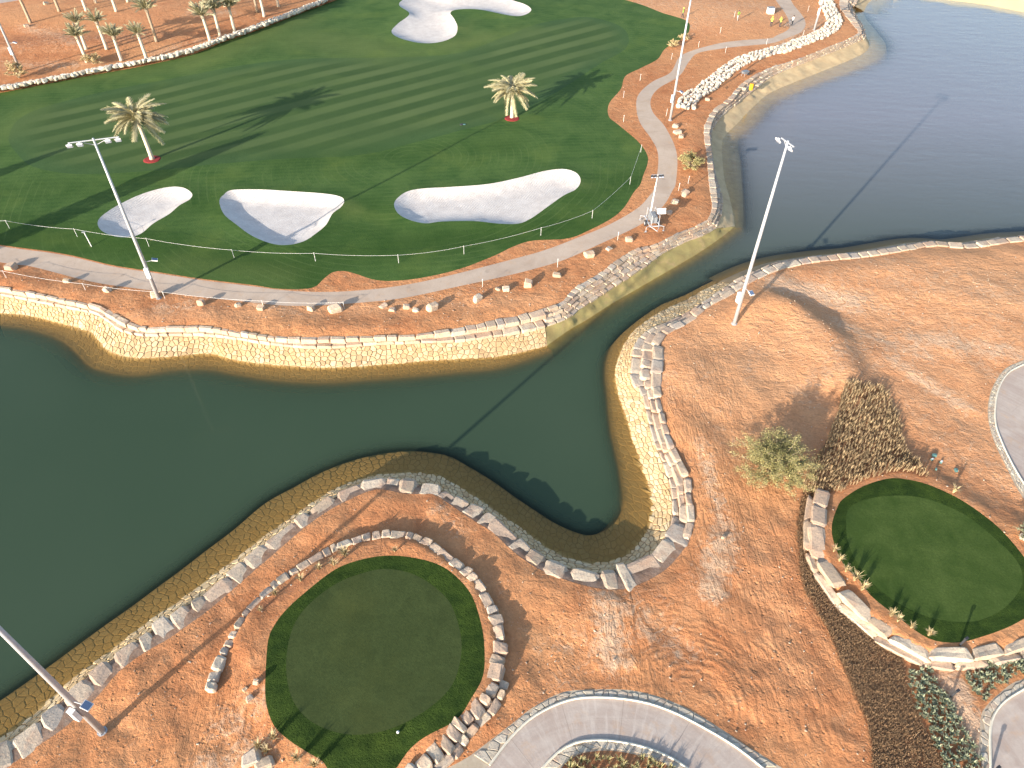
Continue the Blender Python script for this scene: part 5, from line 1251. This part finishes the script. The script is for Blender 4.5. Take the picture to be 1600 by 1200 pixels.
for k, (px, s, lab) in enumerate([((1459,713),0.85,'largest teal valve box in the dug soil above the bright tee'),((1456,719),.6,'grey-teal valve box touching the largest one'),((1470,723),.65,'pale valve box right of the other two above the bright tee'),((1462,734),.5,'small valve box at the lower end of the dug soil'),((1493,736),.75,'blue-teal valve box at the bend of the trench')]):
    q = gp(*px); q.z += .05; t = tag(empty('valve_box', q, .4 * k), lab, 'valve box', 'irrigation valve boxes near the bright tee')
    MB().box((0, 0, .08 * s), (.36 * s, .26 * s, .24 * s), taper=.85).build('body', TEAL, t); MB().box((0, 0, .21 * s), (.28 * s, .20 * s, .03), mi=0).build('lid', WHITE if k in (1, 2) else TEAL, t)
for k, (px, lab) in enumerate([((1500,1008),'short dark path light on the rim stones below the bright tee'),((1486,1089),'short dark path light on the pale dirt between the shrub beds'),((1548,1208),'path light by the lower right road, only its shadow in view')]):
    q = gp(*px); q.z = gz(q.x, q.y); t = tag(empty('path_light', q, R(30)), lab, 'path light', 'short path lights at lower right')
    MB().box((0, 0, .42), (.11, .11, .84)).build('post', DARK, t); MB().box((.06, 0, .82), (.26, .15, .09)).build('lamp_head', DARK, t)
q = gp(622, 1145); t = tag(empty('tee_marker', q), 'round white tee marker on the lower grass collar of the foreground tee', 'tee marker')
V = []; F = []
for i in range(7):
    for k in range(12): a = -math.pi / 2 + math.pi * i / 6; V.append((.085 * math.cos(a) * math.cos(k * math.pi / 6), .085 * math.cos(a) * math.sin(k * math.pi / 6), .10 + .085 * math.sin(a)))
for i in range(6):
    for k in range(12): F.append((i * 12 + k, i * 12 + (k + 1) % 12, (i + 1) * 12 + (k + 1) % 12, (i + 1) * 12 + k))
MB().add(V, F).build('ball', WHITE, t, True); MB().tube([(0, 0, -.05), (0, 0, .03)], .012, 6).build('spike', METAL, t)
q = gp(721, 195); t = tag(empty('sprinkler_head', q), 'small dark fitting on the grass left of the white-trunked palm', 'sprinkler head'); MB().tube([(0, 0, 0), (0, 0, .10)], .22, 12).build('body', DARK, t); MB().box((.35, .05, .05), (.4, .2, .08)).build('loose_turf', TEAL, t)
q = gp(1238, 731); o = MB().box((0, 0, .08), (.26, .18, .12), taper=.7).build('white_stone', WHITE, loc=q); tag(o, 'small white stone beneath the right side of the scrub tree', 'stone')

# ------------------------------------------------------------------ trees added out of frame only to cast the long grass shadows
CON = mk_leaf('shadow_tree_needles', (.03, .05, .02, 1), (.07, .10, .04, 1))
def shadow_tree(x, y, h, w, seed, lab):
    z = gz(x, y); t = tag(empty('shadow_caster_tree', (x, y, z)), lab, 'tree'); MB().tube([(0, 0, 0), (0, 0, h * .9)], [.2, .04], 8).build('trunk', BARK, t); r = random.Random(seed); V = []; F = []; T = []
    for k in range(5200):
        f = r.random(); rad = w * (min(1, f * 7 + .2)) * (1 - max(0, f - .72) / .28 * .75) * math.sqrt(r.uniform(.2, 1)); a = r.uniform(0, 6.283); c = Vector((rad * math.cos(a), rad * math.sin(a), .4 + f * (h - .4))); u = Vector((r.gauss(0, 1), r.gauss(0, 1), r.gauss(0, 1))).normalized(); v = u.cross(Vector((0, 0, 1))).normalized(); s = r.uniform(.12, .3); i = len(V)
        V += [c - u * s, c + v * s * .5, c + u * s, c - v * s * .5]; F.append((i, i + 1, i + 2, i + 3)); T += [r.random()] * 4
    mesh_from('foliage', V, F, CON, t, attrs={'tint': ('POINT', T)})
shadow_tree(-62.3, 54.6, 11.8, 1.5, 1, 'added columnar tree unseen past the left edge, to cast the long grass shadow')
shadow_tree(-80.5, 55.6, 9.6, 1.1, 2, 'second added columnar tree, unseen at left, casting a shadow tip onto the striped green')
print('all', round(time.time() - t1, 1), 'total', round(time.time() - T0, 1))
